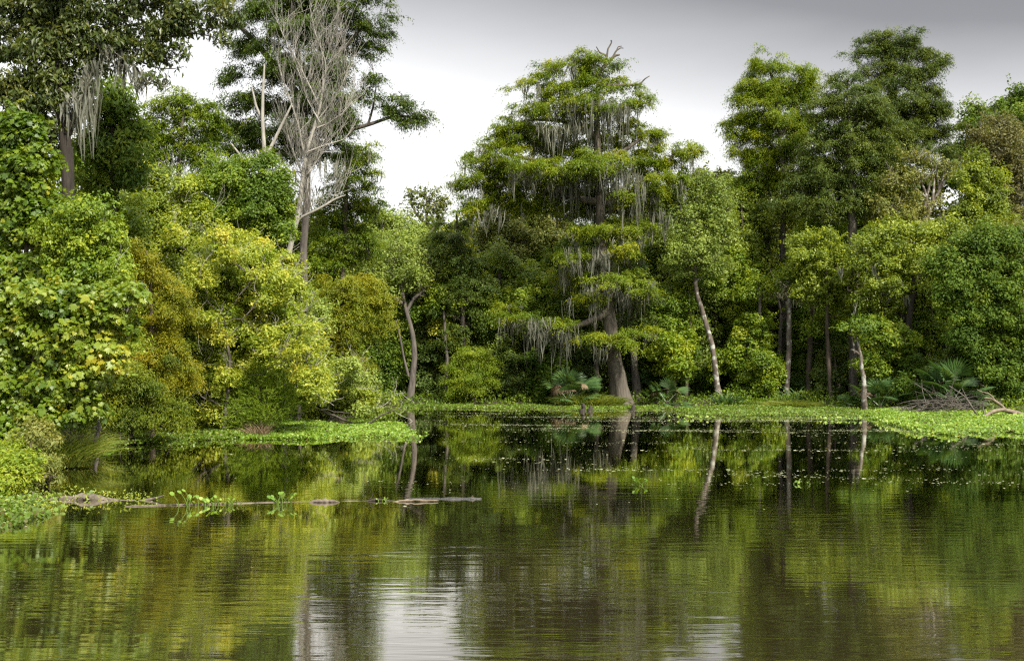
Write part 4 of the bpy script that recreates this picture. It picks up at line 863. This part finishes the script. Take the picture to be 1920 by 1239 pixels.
# ------------------------------------------------------------------ grass tufts and reeds
def tuft(label, px, D, hw_m, h, n, seed, mat='grass', name='grass_tuft', w=.012, arch=.5, z=0.05, cat='grass tuft', dep=.8):
    r = np.random.default_rng(seed); c = np.array([(px - CX) / F * D, D, z])
    ob = empty(name, c); tag(ob, label, cat)
    a = r.uniform(0, 2 * np.pi, n); rad = np.sqrt(r.uniform(0, 1, n))
    B = np.stack([np.cos(a) * rad * hw_m, np.sin(a) * rad * hw_m * dep, np.zeros(n)], -1)
    d = unit(np.stack([np.cos(a) * rad * .5, np.sin(a) * rad * .5, np.ones(n)], -1) + r.normal(0, .2, (n, 3)))
    Ln = h * r.uniform(.5, 1.1, n) * (1.1 - .4 * rad); K = 5; tt = np.linspace(0, 1, K)
    out = unit(d * [1, 1, 0] + 1e-4)
    ctr = B[:, None] + d[:, None] * (Ln[:, None, None] * tt[None, :, None]) + (out[:, None] * arch - np.array([0, 0, arch * .7])) * (Ln[:, None, None] * tt[None, :, None] ** 2.5)
    s = unit(np.cross(d, r.normal(size=(n, 3))))[:, None] * (w * np.array([1, 1, .8, .5, .08]))[None, :, None]
    V = np.stack([ctr - s, ctr + s], 2).reshape(-1, 3)
    base = np.arange(n)[:, None, None] * (2 * K) + np.arange(K - 1)[None, :, None] * 2
    mb = MB(); mb.add(V, (base + np.array([0, 1, 3, 2])[None, None]).reshape(-1, 4), np.repeat(.5 + r.normal(0, .18, n), K - 1))
    mb.build('blades', LM[mat], ob)
tuft('wide clump of light green grass at the foot of the large palmetto', 1105, 59.2, 1.7, 1.0, 1500, 1, w=.022)
tuft('rounded yellowish grass tussock between the mossy snags on the shore', 1483, 57.5, 1.15, .75, 1300, 2, w=.018, arch=.8)
tuft('tall iris-like blades behind the yellowish tussock', 1492, 59.6, .9, 1.5, 90, 3, 'palm', 'iris_clump', .035, .4, cat='plant')
tuft('small dark green blades at the foot of the slanting grey trunk', 1365, 59.2, .6, 1.0, 180, 4, 'palm', 'iris_clump', .03, .3, cat='plant')
tuft('arching reedy grass on the near left bank behind the weeds', 95, 28.5, 1.0, 1.5, 900, 5, 'grass', 'reed_clump', .014, .5)
tuft('reedy grass clump rising behind the small near hyacinth patch', 130, 31.5, .9, 1.2, 600, 6, 'grass', 'reed_clump', .013, .5)
tuft('pale straw-coloured grass wisps left of the hyacinth mat', 485, 38.6, .35, .7, 160, 7, 'palmdead', 'dry_grass_tuft', .010, .4)
tuft('single broad yellow-green blades standing among the near bank weeds', 43, 25.2, .12, .75, 4, 9, 'grass', 'broad_leaf_plant', .045, .15, cat='plant')

# heap of rusty dead fronds at the left bank waterline
def heap(name, label, cat, px, py, D, hw, hh, n, L, w, mat, seed, barkk=None):
    r = np.random.default_rng(seed); c = P(px, py, D); c[2] = .0; ob = empty(name, c); tag(ob, label, cat)
    mb = MB()
    for _ in range(n):
        a = r.uniform(-1, 1); x = a * hw; h = hh * (1 - a * a)
        p = np.array([x, r.uniform(-.5, .5) * hw * .5, r.uniform(0, h) + .02]); d = unit(np.array([r.normal(0, 1), r.normal(0, .6), r.normal(0, .22)]))
        q = p + d * L * r.uniform(.5, 1.2)
        m = (p + q) / 2 + r.normal(0, .06 * L, 3) + [0, 0, .05 * L]
        q[2] = max(q[2], .03)
        tube(mb, smooth_path([p, m, q], 6), np.linspace(w, w * .3, 6), 5, tint=.5 + r.normal(0, .2))
    return mb.build('sticks' if barkk else 'dead_leaves', BK[barkk] if barkk else LM[mat], ob)
heap('brush_pile', 'tangled pile of grey dead sticks below the blue-green palmetto', 'brush pile', 1775, 768, 52.3, 1.9, .7, 190, 1.5, .022, None, 1, 'grey')
heap('dead_frond_heap', 'small rusty heap of dead fronds at the waterline of the left bank', 'dead fronds', 186, 812, 36.5, .38, .28, 120, .4, .012, 'straw', 2)

# ------------------------------------------------------------------ branches, driftwood and logs
def wood(name, label, cat, paths, bark, D=None, seed=0, sides=8, group=None, nodes=12, rough=.13):
    """paths of (px, py, r px, D): a connected piece of dead wood"""
    r = np.random.default_rng(seed); first = paths[0][0]
    ob = empty(name, P(first[0], first[1], first[3])); tag(ob, label, cat, group); org = np.array(ob.location)
    mb = MB()
    for k, pts in enumerate(paths):
        q = np.array([np.append(P(x, y, d), w * d / F) for x, y, w, d in pts]); q = smooth_path(q, nodes)
        tube(mb, q[:, :3] + r.normal(0, .22, (nodes, 3)) * q[:, 3:4], q[:, 3] * (1 + r.normal(0, rough, nodes)), max(sides, 10) if sides > 6 else sides, flute=.14 * (q[:, 3].max() > .03))
    mb.build('wood', BK[bark], ob, org)
    return ob
wood('fallen_branch', 'pale curved fallen branch with forked tips lying over the right hyacinth mat', 'branch',
     [[(1960,788,4.5,50),(1920,778,4.5,49.5),(1905,772,4.5,49),(1885,768,4.2,48.8),(1865,768,3.6,48.6),(1850,778,3,48.3),(1835,786,2.2,48)],[(1885,768,3.2,48.8),(1872,755,2.6,48.8),(1858,746,2.2,48.8),(1845,746,1.4,48.8)],[(1864,749,1.8,48.8),(1855,738,1.5,48.8),(1840,734,1,48.8),(1832,730,.7,48.8)],[(1905,772,3,49),(1898,782,2.2,48.6),(1888,788,1.2,48.4)]], 'branch', seed=1)
wood('fallen_branch', 'thin dark forked branch sticking up out of the right hyacinth mat', 'branch',
     [[(1835,782,1.8,49.5),(1822,762,1.6,49.5),(1808,742,1.3,49.5),(1790,730,1,49.5),(1779,723,.8,49.5)],[(1822,762,1.3,49.5),(1812,745,1,49.5),(1804,728,.7,49.5)],[(1846,780,1.4,49.5),(1843,765,1.2,49.5),(1842,752,.8,49.5)]], 'grey', seed=2, sides=5)
wood('fallen_branch', 'grey leafless branch trailing into the water beyond the tip of the left hyacinth mat', 'branch',
     [[(640,775,3,47),(690,770,2.6,46),(720,765,1.6,45.5),(745,760,.8,45)],[(650,800,2.5,44),(690,795,2.2,43.5),(715,778,1.6,43.2),(742,768,.7,43)],[(600,770,2.4,46),(640,785,2,45),(680,800,1.4,44)]], 'grey', seed=3, sides=5)
wood('driftwood_log', 'knotty pinkish-brown driftwood log with upturned pointed end beside the near weeds', 'log',
     [[(-40,905,6,24),(10,915,6,23.6),(45,932,6,23),(80,940,5.5,22.6),(110,938,6,22.5),(135,934,8,22.4),(158,933,9,22.4),(185,937,7.5,22.4),(215,942,6,22.3),(240,943,5,22.3),(265,943,4,22.3),(285,939,3,22.3),(308,928,1.2,22.3)],
      [(285,940,2.4,22.3),(292,944,1.8,22.2),(298,947,1,22.1)],[(60,925,3.5,22.9),(78,934,3,22.7),(90,942,2,22.5)],[(120,944,4,22.3),(140,948,5,22.2),(160,948,3,22.1)]], 'log', seed=4, nodes=30)
wood('fallen_branch', 'thin bent grey twig standing in the water beside the rusty frond heap', 'branch', [[(223,836,1.6,35),(226,815,1.4,35),(228,800,1.1,35),(231,790,.7,35)]], 'grey', seed=5, sides=5)
wood('floating_pole', 'long thin half-sunken pole lying flat on the water, water plants growing along it', 'log',
     [[(235,949,1.5,21.4),(330,946.3,2,21.6),(450,944,2.2,21.85),(560,941.3,2.2,22.1),(640,940,2,22.2),(700,939.5,1.8,22.2),(740,939,1.2,22.25)]], 'log', seed=6, nodes=40, rough=.08)
wood('floating_log', 'short dark barky log chunk floating on the pole, right of the pale rosette', 'log',
     [[(578,943,1.5,22),(588,940,3,22),(600,939,3.8,22),(618,938.6,3.6,22),(630,940,2.4,22),(637,942,1,22)]], 'log', seed=7, nodes=14)
wood('floating_log', 'mossy dark log chunk with sprigs between the barky chunk and the alligator', 'log',
     [[(684,941,1.5,22.2),(694,938,2.8,22.2),(708,937,3.4,22.2),(720,938,2.6,22.2),(732,940,1.5,22.2)],[(695,934,1,22.2),(699,926,.6,22.2),(700,921,.3,22.2)]], 'dark', seed=8, nodes=12)
wood('floating_log', 'slim tan floating log alongside the alligator tail', 'log',
     [[(728,942,1.2,22.1),(748,939.5,2,22.1),(775,938,2.6,22.1),(795,937.6,2.6,22.1),(812,938,1.8,22.1),(822,938.5,.8,22.1)]], 'branch', seed=9, nodes=14)

for k, (x, y, h, lab) in enumerate([(1093, 771, .42, 'dark cypress knee poking from the fringe left of the great trunk'), (1106, 770, .3, 'shorter dark cypress knee beside the left one'), (1187, 770, .34, 'dark cypress knee at the right foot of the great trunk')]):
    p = G(x, y); D_ = p[1]
    wood('cypress_knee', lab, 'cypress knee', [[(x, y + 3, 5.5, D_), (x, y - h * 16, 4.2, D_), (x + 1, y - h * 30, 2.6, D_), (x + 1, y - h * 38, .6, D_)]], 'dark', seed=60 + k, nodes=7)
# ------------------------------------------------------------------ alligator
def alligator():
    D = 22.5; sc = D / F
    x0 = (782 - CX) * sc; x1 = (903 - CX) * sc; Lh = x1 - x0            # visible part about 1.3 m
    ob = empty('alligator', ((x0 + x1) / 2, D, 0)); tag(ob, 'dark alligator floating with head, back and tail ridge above the water, facing right', 'alligator')
    ox = (x0 + x1) / 2
    # stations along the animal: x (m from snout tip), half width, top z, bottom z
    st = [(0,.022,.016,-.012),(.015,.036,.026,-.02),(.04,.042,.030,-.025),(.08,.043,.022,-.03),(.12,.050,.024,-.035),(.155,.060,.030,-.045),(.19,.072,.040,-.055),(.225,.078,.044,-.065),(.26,.076,.036,-.07),(.30,.066,.020,-.07),(.35,.064,.018,-.08),(.42,.078,.026,-.10),
          (.50,.098,.036,-.13),(.60,.108,.038,-.14),(.68,.106,.030,-.14),(.76,.096,.018,-.13),(.85,.080,.010,-.11),(.95,.062,.010,-.09),(1.05,.052,.012,-.08),(1.2,.042,.014,-.075),(1.35,.034,.010,-.07),(1.5,.026,.0,-.07),(1.7,.018,-.01,-.07),(1.95,.010,-.03,-.065),(2.15,.003,-.045,-.06)]
    st = np.array(st); s = smooth_path(st, 70)
    n = 20; th = np.linspace(0, 2 * np.pi, n, endpoint=False)
    X = x1 - s[:, 0]; cz = (s[:, 2] + s[:, 3]) / 2; hz = (s[:, 2] - s[:, 3]) / 2
    cx_, sn = np.cos(th), np.sin(th)
    pw = lambda v: np.sign(v) * np.abs(v) ** .8
    V = np.stack([np.repeat(X[:, None], n, 1) - ox, pw(cx_)[None] * s[:, 1:2], cz[:, None] + pw(sn)[None] * hz[:, None]], -1)
    q = s[:, 0:1]
    # raised eye domes, nostril knob
    def dome(cx0, cy0, rx, ry, h):
        for sg in (1, -1):
            V[..., 2] += h * np.exp(-((q - cx0) / rx) ** 2 - ((V[..., 1] - sg * cy0) / ry) ** 2) * (V[..., 2] > cz[:, None])
    dome(.185, .038, .024, .020, .030); dome(.022, .016, .016, .014, .014)
    V[..., 2] += .004 * np.sin(q * 160) * (V[..., 2] > 0) * (q > .4) * (q < .85)
    mb = MB(); i = np.arange(69)[:, None] * n; j = np.arange(n)[None]; j2 = (j + 1) % n
    mb.add(V.reshape(-1, 3), np.stack([i + j, i + j2, i + n + j2, i + n + j], -1).reshape(-1, 4), smooth=True)
    mb.add(V[0], [tuple(range(n))], smooth=True)
    for lx, ly in ((.46, .09), (.46, -.09), (.80, .085), (.80, -.085)):      # legs hang below the surface
        sg = np.sign(ly); p0 = np.array([x1 - lx - ox, ly * .6, -.07])
        tube(mb, [p0, p0 + [-.03, sg * .09, -.03], p0 + [-.01, sg * .15, -.09], p0 + [.05, sg * .17, -.10]], [.035, .030, .022, .012], 8)
    hide, nt, out = newmat('alligator_hide'); N, L = nt.nodes, nt.links
    tc = N.new('ShaderNodeTexCoord'); vo = N.new('ShaderNodeTexVoronoi'); vo.inputs['Scale'].default_value = 55
    L.new(tc.outputs['Object'], vo.inputs['Vector'])
    r_ = ramp(nt, [(.1, (.032, .030, .026)), (.6, (.018, .017, .015))]); L.new(vo.outputs['Distance'], r_.inputs['Fac'])
    pb = N.new('ShaderNodeBsdfPrincipled'); pb.inputs['Roughness'].default_value = .5; L.new(r_.outputs['Color'], pb.inputs['Base Color'])
    bp = N.new('ShaderNodeBump'); bp.inputs['Strength'].default_value = .6; bp.inputs['Distance'].default_value = .01; L.new(vo.outputs['Distance'], bp.inputs['Height']); L.new(bp.outputs[0], pb.inputs['Normal'])
    L.new(pb.outputs[0], out.inputs['Surface'])
    mb.build('body', hide, ob)
    # rows of keeled scutes
    def spike(mb_, x, y, z, l, w, h):
        mb_.add([(x + l, y, z - .004), (x, y + w, z - .004), (x - l, y, z - .004), (x, y - w, z - .004), (x - l * .5, y, z + h)], [(0, 1, 4), (1, 2, 4), (2, 3, 4), (3, 0, 4)])
    sc_ = MB(); tops = lambda u: np.interp(u, s[:, 0], s[:, 2]); wid = lambda u: np.interp(u, s[:, 0], s[:, 1])
    for u in np.arange(.33, .86, .030):
        for f in (-.6, -.2, .2, .6):
            spike(sc_, x1 - u - ox, f * wid(u), tops(u) - .012 * abs(f) * 1.5, .012, .010, .013)
    for u in np.arange(.86, 1.5, .028):
        k = (u - .86) / .64; h = .020 + .012 * math.sin(math.pi * min(1, k * 1.4))
        for f in ((-.5, .5) if k < .35 else (0,)): spike(sc_, x1 - u - ox, f * wid(u) * .8, tops(u), .012, .006, h)
    sm, nt, out = newmat('alligator_scutes'); pb = nt.nodes.new('ShaderNodeBsdfPrincipled'); pb.inputs['Base Color'].default_value = (.05, .048, .044, 1); pb.inputs['Roughness'].default_value = .35
    nt.links.new(pb.outputs[0], out.inputs['Surface'])
    sc_.build('scutes', sm, ob)
    em, nt, out = newmat('alligator_eye'); pb = nt.nodes.new('ShaderNodeBsdfPrincipled'); pb.inputs['Base Color'].default_value = (.10, .07, .02, 1); pb.inputs['Roughness'].default_value = .08
    nt.links.new(pb.outputs[0], out.inputs['Surface'])
    for sg in (1, -1):
        e = MB(); c = np.array([x1 - .178 - ox, sg * .050, .058]); a = np.linspace(-1, 1, 7) * .0085
        tube(e, c + np.stack([a, a * 0, a * 0], -1), np.sqrt(np.maximum(.0085 ** 2 - a ** 2, 1e-8)), 8); e.build('eye', em, ob)
alligator()

# ------------------------------------------------------------------ floating plants
def hyacinth(label, px, py, D, n, size, seed, spread=.16, h=.2, name='water_hyacinth', mat='hyacinth', group=None):
    r = np.random.default_rng(seed); c = P(px, py, D); c[2] = 0; ob = empty(name, c); tag(ob, label, 'water plant', group)
    lv, stl = MB(), MB()
    for k in range(n):
        a = r.uniform(0, 2 * np.pi); b = np.array([r.normal(0, spread), r.normal(0, spread * .6), -.01]); hh = h * r.uniform(.4, 1.15)
        t = b + [math.cos(a) * hh * .45, math.sin(a) * hh * .3, hh]; m = (b + t) / 2 + [-math.cos(a) * .02, 0, .01]
        if n <= 14: stl, lv = MB(), MB()
        tube(stl, [b, m, t], [.010, .009, .005], 5)
        d = unit(np.array([math.cos(a) * .8, math.sin(a) * .5, .55])); nn = unit(np.array([-math.cos(a) * .5, -.35 - math.sin(a) * .4, .7]) + r.normal(0, .25, 3))
        shaped(lv, (t + d * size * .45)[None], d[None], nn[None], size * r.uniform(.75, 1.2), [.5 + r.normal(0, .18)], ROUND)
        if n <= 14: stl.build('stalk', LM['hyadark'], ob); lv.build('leaf', LM[mat], ob)
    if n > 14:
        for o in (stl.build('stalks', LM['hyadark'], ob), lv.build('leaves', LM[mat], ob)): o['kind'] = 'stuff'
hyacinth('tall round-leaved water hyacinth at the left end of the floating pole', 352, 950, 21.4, 6, .095, 1, .10, .26)
hyacinth('low spreading water hyacinth in the middle of the left pole cluster', 392, 950, 21.5, 12, .085, 2, .13, .14)
hyacinth('small water hyacinth sprigs at the right end of the left pole cluster', 430, 948, 21.7, 12, .07, 3, .16, .12)
hyacinth('pale glossy water hyacinth rosette in the middle of the pole', 532, 947, 21.7, 14, .10, 4, .12, .17)
hyacinth('lone bright hyacinth floating in the open water right of centre', 1202, 908, 24.8, 9, .085, 5, .10, .13)
hyacinth('pair of tiny hyacinth rosettes floating among flecks, right of the lone bright one', 1494, 907, 25, 7, .07, 6, .13, .07)
hyacinth('scrap of bright hyacinth adrift just off the edge of the big right mat', 1712, 812, 40, 12, .10, 7, .22, .12)
hyacinth('loose floating rosettes between the slanting trunk and the tussock', 1300, 785, 48.5, 22, .12, 8, .5, .08)
hyacinth('loose raft of bright rosettes left of the thick grey trunk foot', 1565, 787, 47.8, 34, .13, 9, .7, .08)
hyacinth('small sprig growing on the mossy log chunk', 722, 940, 22.2, 7, .035, 10, .06, .06)

def in_poly(x, y, p):
    ins = np.zeros(x.shape, bool)
    for i in range(len(p)):
        a, b = p[i], p[(i + 1) % len(p)]
        c = ((a[1] > y) != (b[1] > y)) & (x < (b[0] - a[0]) * (y - a[1]) / (b[1] - a[1] + 1e-12) + a[0]); ins ^= c
    return ins
def mat_stuff(name, label, poly_px, dens, size, h, mat, seed, cat='water plants', shape=ROUND):
    r = np.random.default_rng(seed); p = np.array([G(*q)[:2] for q in poly_px])
    lo, hi = p.min(0), p.max(0); n = int(dens * np.prod(hi - lo))
    x, y = r.uniform(lo[0], hi[0], n), r.uniform(lo[1], hi[1], n)
    # ragged edge
    wx = .35 * np.sin(y * 2.1 + 1) + .25 * np.sin(x * 3.3) + r.normal(0, .25, n); wy = .9 * np.sin(x * 1.3 + seed) + .6 * np.sin(x * 3.7 + 2) + .3 * np.sin(x * 9.1) + r.normal(0, .5, n)
    k = in_poly(x + wx, y + wy, p) & ((np.sin(x * 2.3 + 1.5 * np.sin(y * 1.9)) * np.sin(y * 1.6 + x) > -.72) | (r.uniform(0, 1, n) < .3)); x, y = x[k], y[k]; n = len(x)
    lump = .6 + .4 * np.sin(x * 1.9 + np.sin(y * 1.1) * 2) * np.sin(y * 1.4 + x * .6)
    z = h * lump * r.uniform(.15, 1.1, n) + .01
    C = np.stack([x, y, z], -1)
    d = unit(np.stack([r.normal(0, 1, n), r.normal(0, 1, n), r.uniform(.1, 1.3, n)], -1)); nn = unit(np.array([0, -.3, 1.0]) + r.normal(0, .45, (n, 3)))
    mb = MB(); shaped(mb, C, d, nn, size * r.uniform(.6, 1.25, n), np.clip(.42 + .18 * (lump - .6) + r.normal(0, .2, n), 0, 1), shape)
    o = mb.build(name, LM[mat]); tag(o, label, cat, kind='stuff'); return o
mat_stuff('hyacinth_mat', 'broad bright yellow-green mat of water hyacinth at the right edge', [(1640,780),(1655,795),(1700,806),(1800,812),(1925,815),(2100,818),(2120,770),(1900,764),(1800,766),(1720,768),(1655,770)], 620, .088, .20, 'hyacinth', 1)
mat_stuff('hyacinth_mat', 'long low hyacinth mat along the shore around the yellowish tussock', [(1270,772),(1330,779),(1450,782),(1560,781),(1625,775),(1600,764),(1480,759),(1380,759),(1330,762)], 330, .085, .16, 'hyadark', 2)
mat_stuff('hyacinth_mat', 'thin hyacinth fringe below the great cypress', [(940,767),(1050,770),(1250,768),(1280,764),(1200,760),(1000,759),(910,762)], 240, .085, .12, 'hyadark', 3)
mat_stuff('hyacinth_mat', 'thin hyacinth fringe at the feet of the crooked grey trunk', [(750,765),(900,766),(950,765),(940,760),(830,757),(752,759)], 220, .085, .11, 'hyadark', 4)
mat_stuff('hyacinth_mat', 'bright hyacinth mat along the waterline of the left bank', [(450,824),(560,825),(700,822),(770,817),(800,814),(740,804),(660,794),(520,790),(440,800)], 640, .08, .16, 'hyacinth', 5)
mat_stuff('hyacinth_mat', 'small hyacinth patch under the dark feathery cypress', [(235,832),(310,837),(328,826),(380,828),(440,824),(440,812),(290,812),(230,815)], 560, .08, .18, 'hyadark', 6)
mat_stuff('hyacinth_mat', 'small hyacinth patch beside the near reeds', [(100,850),(185,847),(196,832),(150,822),(100,825)], 420, .10, .22, 'hyacinth', 7)
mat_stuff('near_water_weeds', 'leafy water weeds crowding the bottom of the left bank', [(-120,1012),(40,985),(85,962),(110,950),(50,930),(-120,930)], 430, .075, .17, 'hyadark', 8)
mat_stuff('near_water_weeds', 'sprigs of green weed growing around the driftwood log', [(40,925),(130,930),(240,934),(290,940),(285,948),(180,955),(90,957),(40,945)], 150, .045, .2, 'lime', 9, shape=ROUND * [.55, 1.3])
def undergrowth():
    r = np.random.default_rng(12); n = 260000
    x = r.uniform(-26, 34, n); y = r.uniform(14, 72, n); d = shore_dist(x, y)
    k = (d > -.15) & (d < 7) & (r.uniform(0, 1, n) < np.where(d < 2.5, 1, .35)); x, y, d = x[k], y[k], d[k]; n = len(x)
    lump = .5 + .5 * np.sin(x * 1.3 + 2 * np.sin(y * .8)) * np.sin(y * 1.1 + x * .4)
    z = .1 + np.minimum(d * .1, .25) + r.uniform(0, 1, n) ** 1.5 * (.15 + .55 * lump) * np.clip(d + .4, .3, 1)
    C = np.stack([x, y, z], -1); dd = unit(r.normal(0, 1, (n, 3)) + [0, 0, .4]); nn = unit(np.array([0, -.2, 1.0]) + r.normal(0, .5, (n, 3)))
    mb = MB(); blades(mb, C, dd, nn, .17 * r.uniform(.6, 1.3, n), .09, np.clip(.4 + .2 * (lump - .5) + r.normal(0, .15, n), 0, 1))
    o = mb.build('undergrowth', LM['green']); tag(o, 'low leafy undergrowth covering the banks between the trunks', 'undergrowth', kind='stuff')
undergrowth()
# flecks of fallen leaves and duckweed drifting in streaks
def flecks():
    r = np.random.default_rng(3); N_ = 230000
    y = r.uniform(21, 58, N_); x = r.uniform(-.49, .52, N_) * y
    px = CX + x / y * F; py = HY + F * 3 / y
    f = np.sin(y * 2.3 + .35 * np.sin(x * .5) + x * .06) * .5 + .5
    f2 = np.sin(y * .9 + x * .11 + 2 * np.sin(x * .21)) * .5 + .5
    f3 = np.sin(x * .9 + 2.4 * np.sin(y * 1.7)) * .5 + .5
    dens = (.02 + .5 * f ** 9 * f2 + .25 * f2 ** 6 * f3) * np.clip((px - 620) / 450, .02, 1) * np.clip((925 - py) / 18, .008, 1) * (.25 + .75 * f3)
    dens *= np.where(py < 812, 5.0, 1.2) * np.where(py > 805, .5, 1.0)
    dens = np.maximum(dens, .0012)
    k = r.uniform(0, 1, N_) < dens; k &= shore_dist(x, y) < -.3
    x, y = x[k], y[k]; n = len(x)
    C = np.stack([x, y, np.full(n, .004) + r.uniform(0, .003, n)], -1)
    a = r.uniform(0, 2 * np.pi, n); d = np.stack([np.cos(a), np.sin(a), np.zeros(n)], -1)
    nn = unit(np.array([0, 0, 1.0]) + r.normal(0, .06, (n, 3)))
    mb = MB(); shaped(mb, C, d, nn, .034 * r.lognormal(0, .4, n), .5 + r.normal(0, .25, n), ROUND, cup=.02)
    # thin rafts
    o = mb.build('floating_flecks', LM['fleck']); tag(o, 'pale fallen leaves and duckweed flecks drifting in streaks on the water', 'floating leaves', kind='stuff')
flecks()

# ------------------------------------------------------------------ sky, sun, camera
SUN_EL, SUN_AZ = math.radians(43), math.radians(144)      # azimuth clockwise from +Y (straight ahead)
sd = np.array([math.sin(SUN_AZ) * math.cos(SUN_EL), math.cos(SUN_AZ) * math.cos(SUN_EL), math.sin(SUN_EL)])
w = bpy.data.worlds.new('World'); bpy.context.scene.world = w; w.use_nodes = True
nt = w.node_tree; nt.nodes.clear(); N, L = nt.nodes, nt.links
out = N.new('ShaderNodeOutputWorld')
st = N.new('ShaderNodeTexSky'); st.sky_type = 'NISHITA'; st.sun_disc = False; st.sun_elevation = SUN_EL; st.sun_rotation = SUN_AZ
b1 = N.new('ShaderNodeBackground'); b1.inputs['Strength'].default_value = .06; L.new(st.outputs[0], b1.inputs['Color'])
tc = N.new('ShaderNodeTexCoord'); sp = N.new('ShaderNodeSeparateXYZ'); L.new(tc.outputs['Generated'], sp.inputs[0])
cn = N.new('ShaderNodeTexNoise'); cn.inputs['Scale'].default_value = 2.2; cn.inputs['Detail'].default_value = 5
mp = N.new('ShaderNodeMapping'); mp.inputs['Scale'].default_value = (1, 1, 3.5); L.new(tc.outputs['Generated'], mp.inputs['Vector']); L.new(mp.outputs[0], cn.inputs['Vector'])
# cloud deck: bright near the horizon, a grey band painted in higher up to imitate vignetting, stronger to the right, lighter again overhead
m1 = N.new('ShaderNodeMath'); m1.operation = 'MULTIPLY_ADD'; m1.inputs[1].default_value = .16; L.new(sp.outputs['X'], m1.inputs[0]); L.new(sp.outputs['Z'], m1.inputs[2])
m2 = N.new('ShaderNodeMath'); m2.operation = 'MULTIPLY_ADD'; m2.inputs[1].default_value = .055; m2.inputs[2].default_value = -.0275; L.new(cn.outputs['Fac'], m2.inputs[0])
m3 = N.new('ShaderNodeMath'); m3.operation = 'ADD'; L.new(m1.outputs[0], m3.inputs[0]); L.new(m2.outputs[0], m3.inputs[1])
cr = ramp(nt, [(0.0, (.50, .50, .50)), (.165, (.46, .46, .463)), (.23, (.385, .385, .388)), (.28, (.235, .235, .24)), (.325, (.125, .125, .13)), (.38, (.10, .10, .105)), (.50, (.60, .61, .63)), (1.0, (1.0, 1.0, 1.0))])
L.new(m3.outputs[0], cr.inputs['Fac'])
b2 = N.new('ShaderNodeBackground'); b2.inputs['Strength'].default_value = 1.65; L.new(cr.outputs[0], b2.inputs['Color'])
mx = N.new('ShaderNodeMixShader'); mx.inputs[0].default_value = .94; L.new(b1.outputs[0], mx.inputs[1]); L.new(b2.outputs[0], mx.inputs[2]); L.new(mx.outputs[0], out.inputs['Surface'])
sl = bpy.data.lights.new('sun', 'SUN'); sl.energy = 4.8; sl.angle = math.radians(4.0); sl.color = (1.0, .94, .82)
so = bpy.data.objects.new('sun', sl); col.objects.link(so); so.rotation_euler = Vector(sd).to_track_quat('Z', 'Y').to_euler(); so.location = (30, -30, 60)
cd = bpy.data.cameras.new('camera'); cam = bpy.data.objects.new('camera', cd); col.objects.link(cam)
cam.location = (0, 0, CH); cam.rotation_euler = (math.radians(90), 0, 0)
cd.sensor_width = 36; cd.lens = F / 1920 * 36; cd.shift_y = (HY - 619.5) / 1920; cd.clip_end = 2000; cd.clip_start = .1
sc = bpy.context.scene; sc.camera = cam
sc.view_settings.view_transform = 'Standard'; sc.view_settings.look = 'None'; sc.view_settings.exposure = 0.75; sc.view_settings.gamma = 1
sc.render.engine = 'CYCLES'; c = sc.cycles
c.max_bounces = 6; c.diffuse_bounces = 3; c.glossy_bounces = 2; c.transmission_bounces = 4; c.transparent_max_bounces = 4
c.caustics_reflective = False; c.caustics_refractive = False; c.use_denoising = False; c.sample_clamp_indirect = 6
c.pixel_filter_type = 'BLACKMAN_HARRIS'; c.filter_width = 1.3
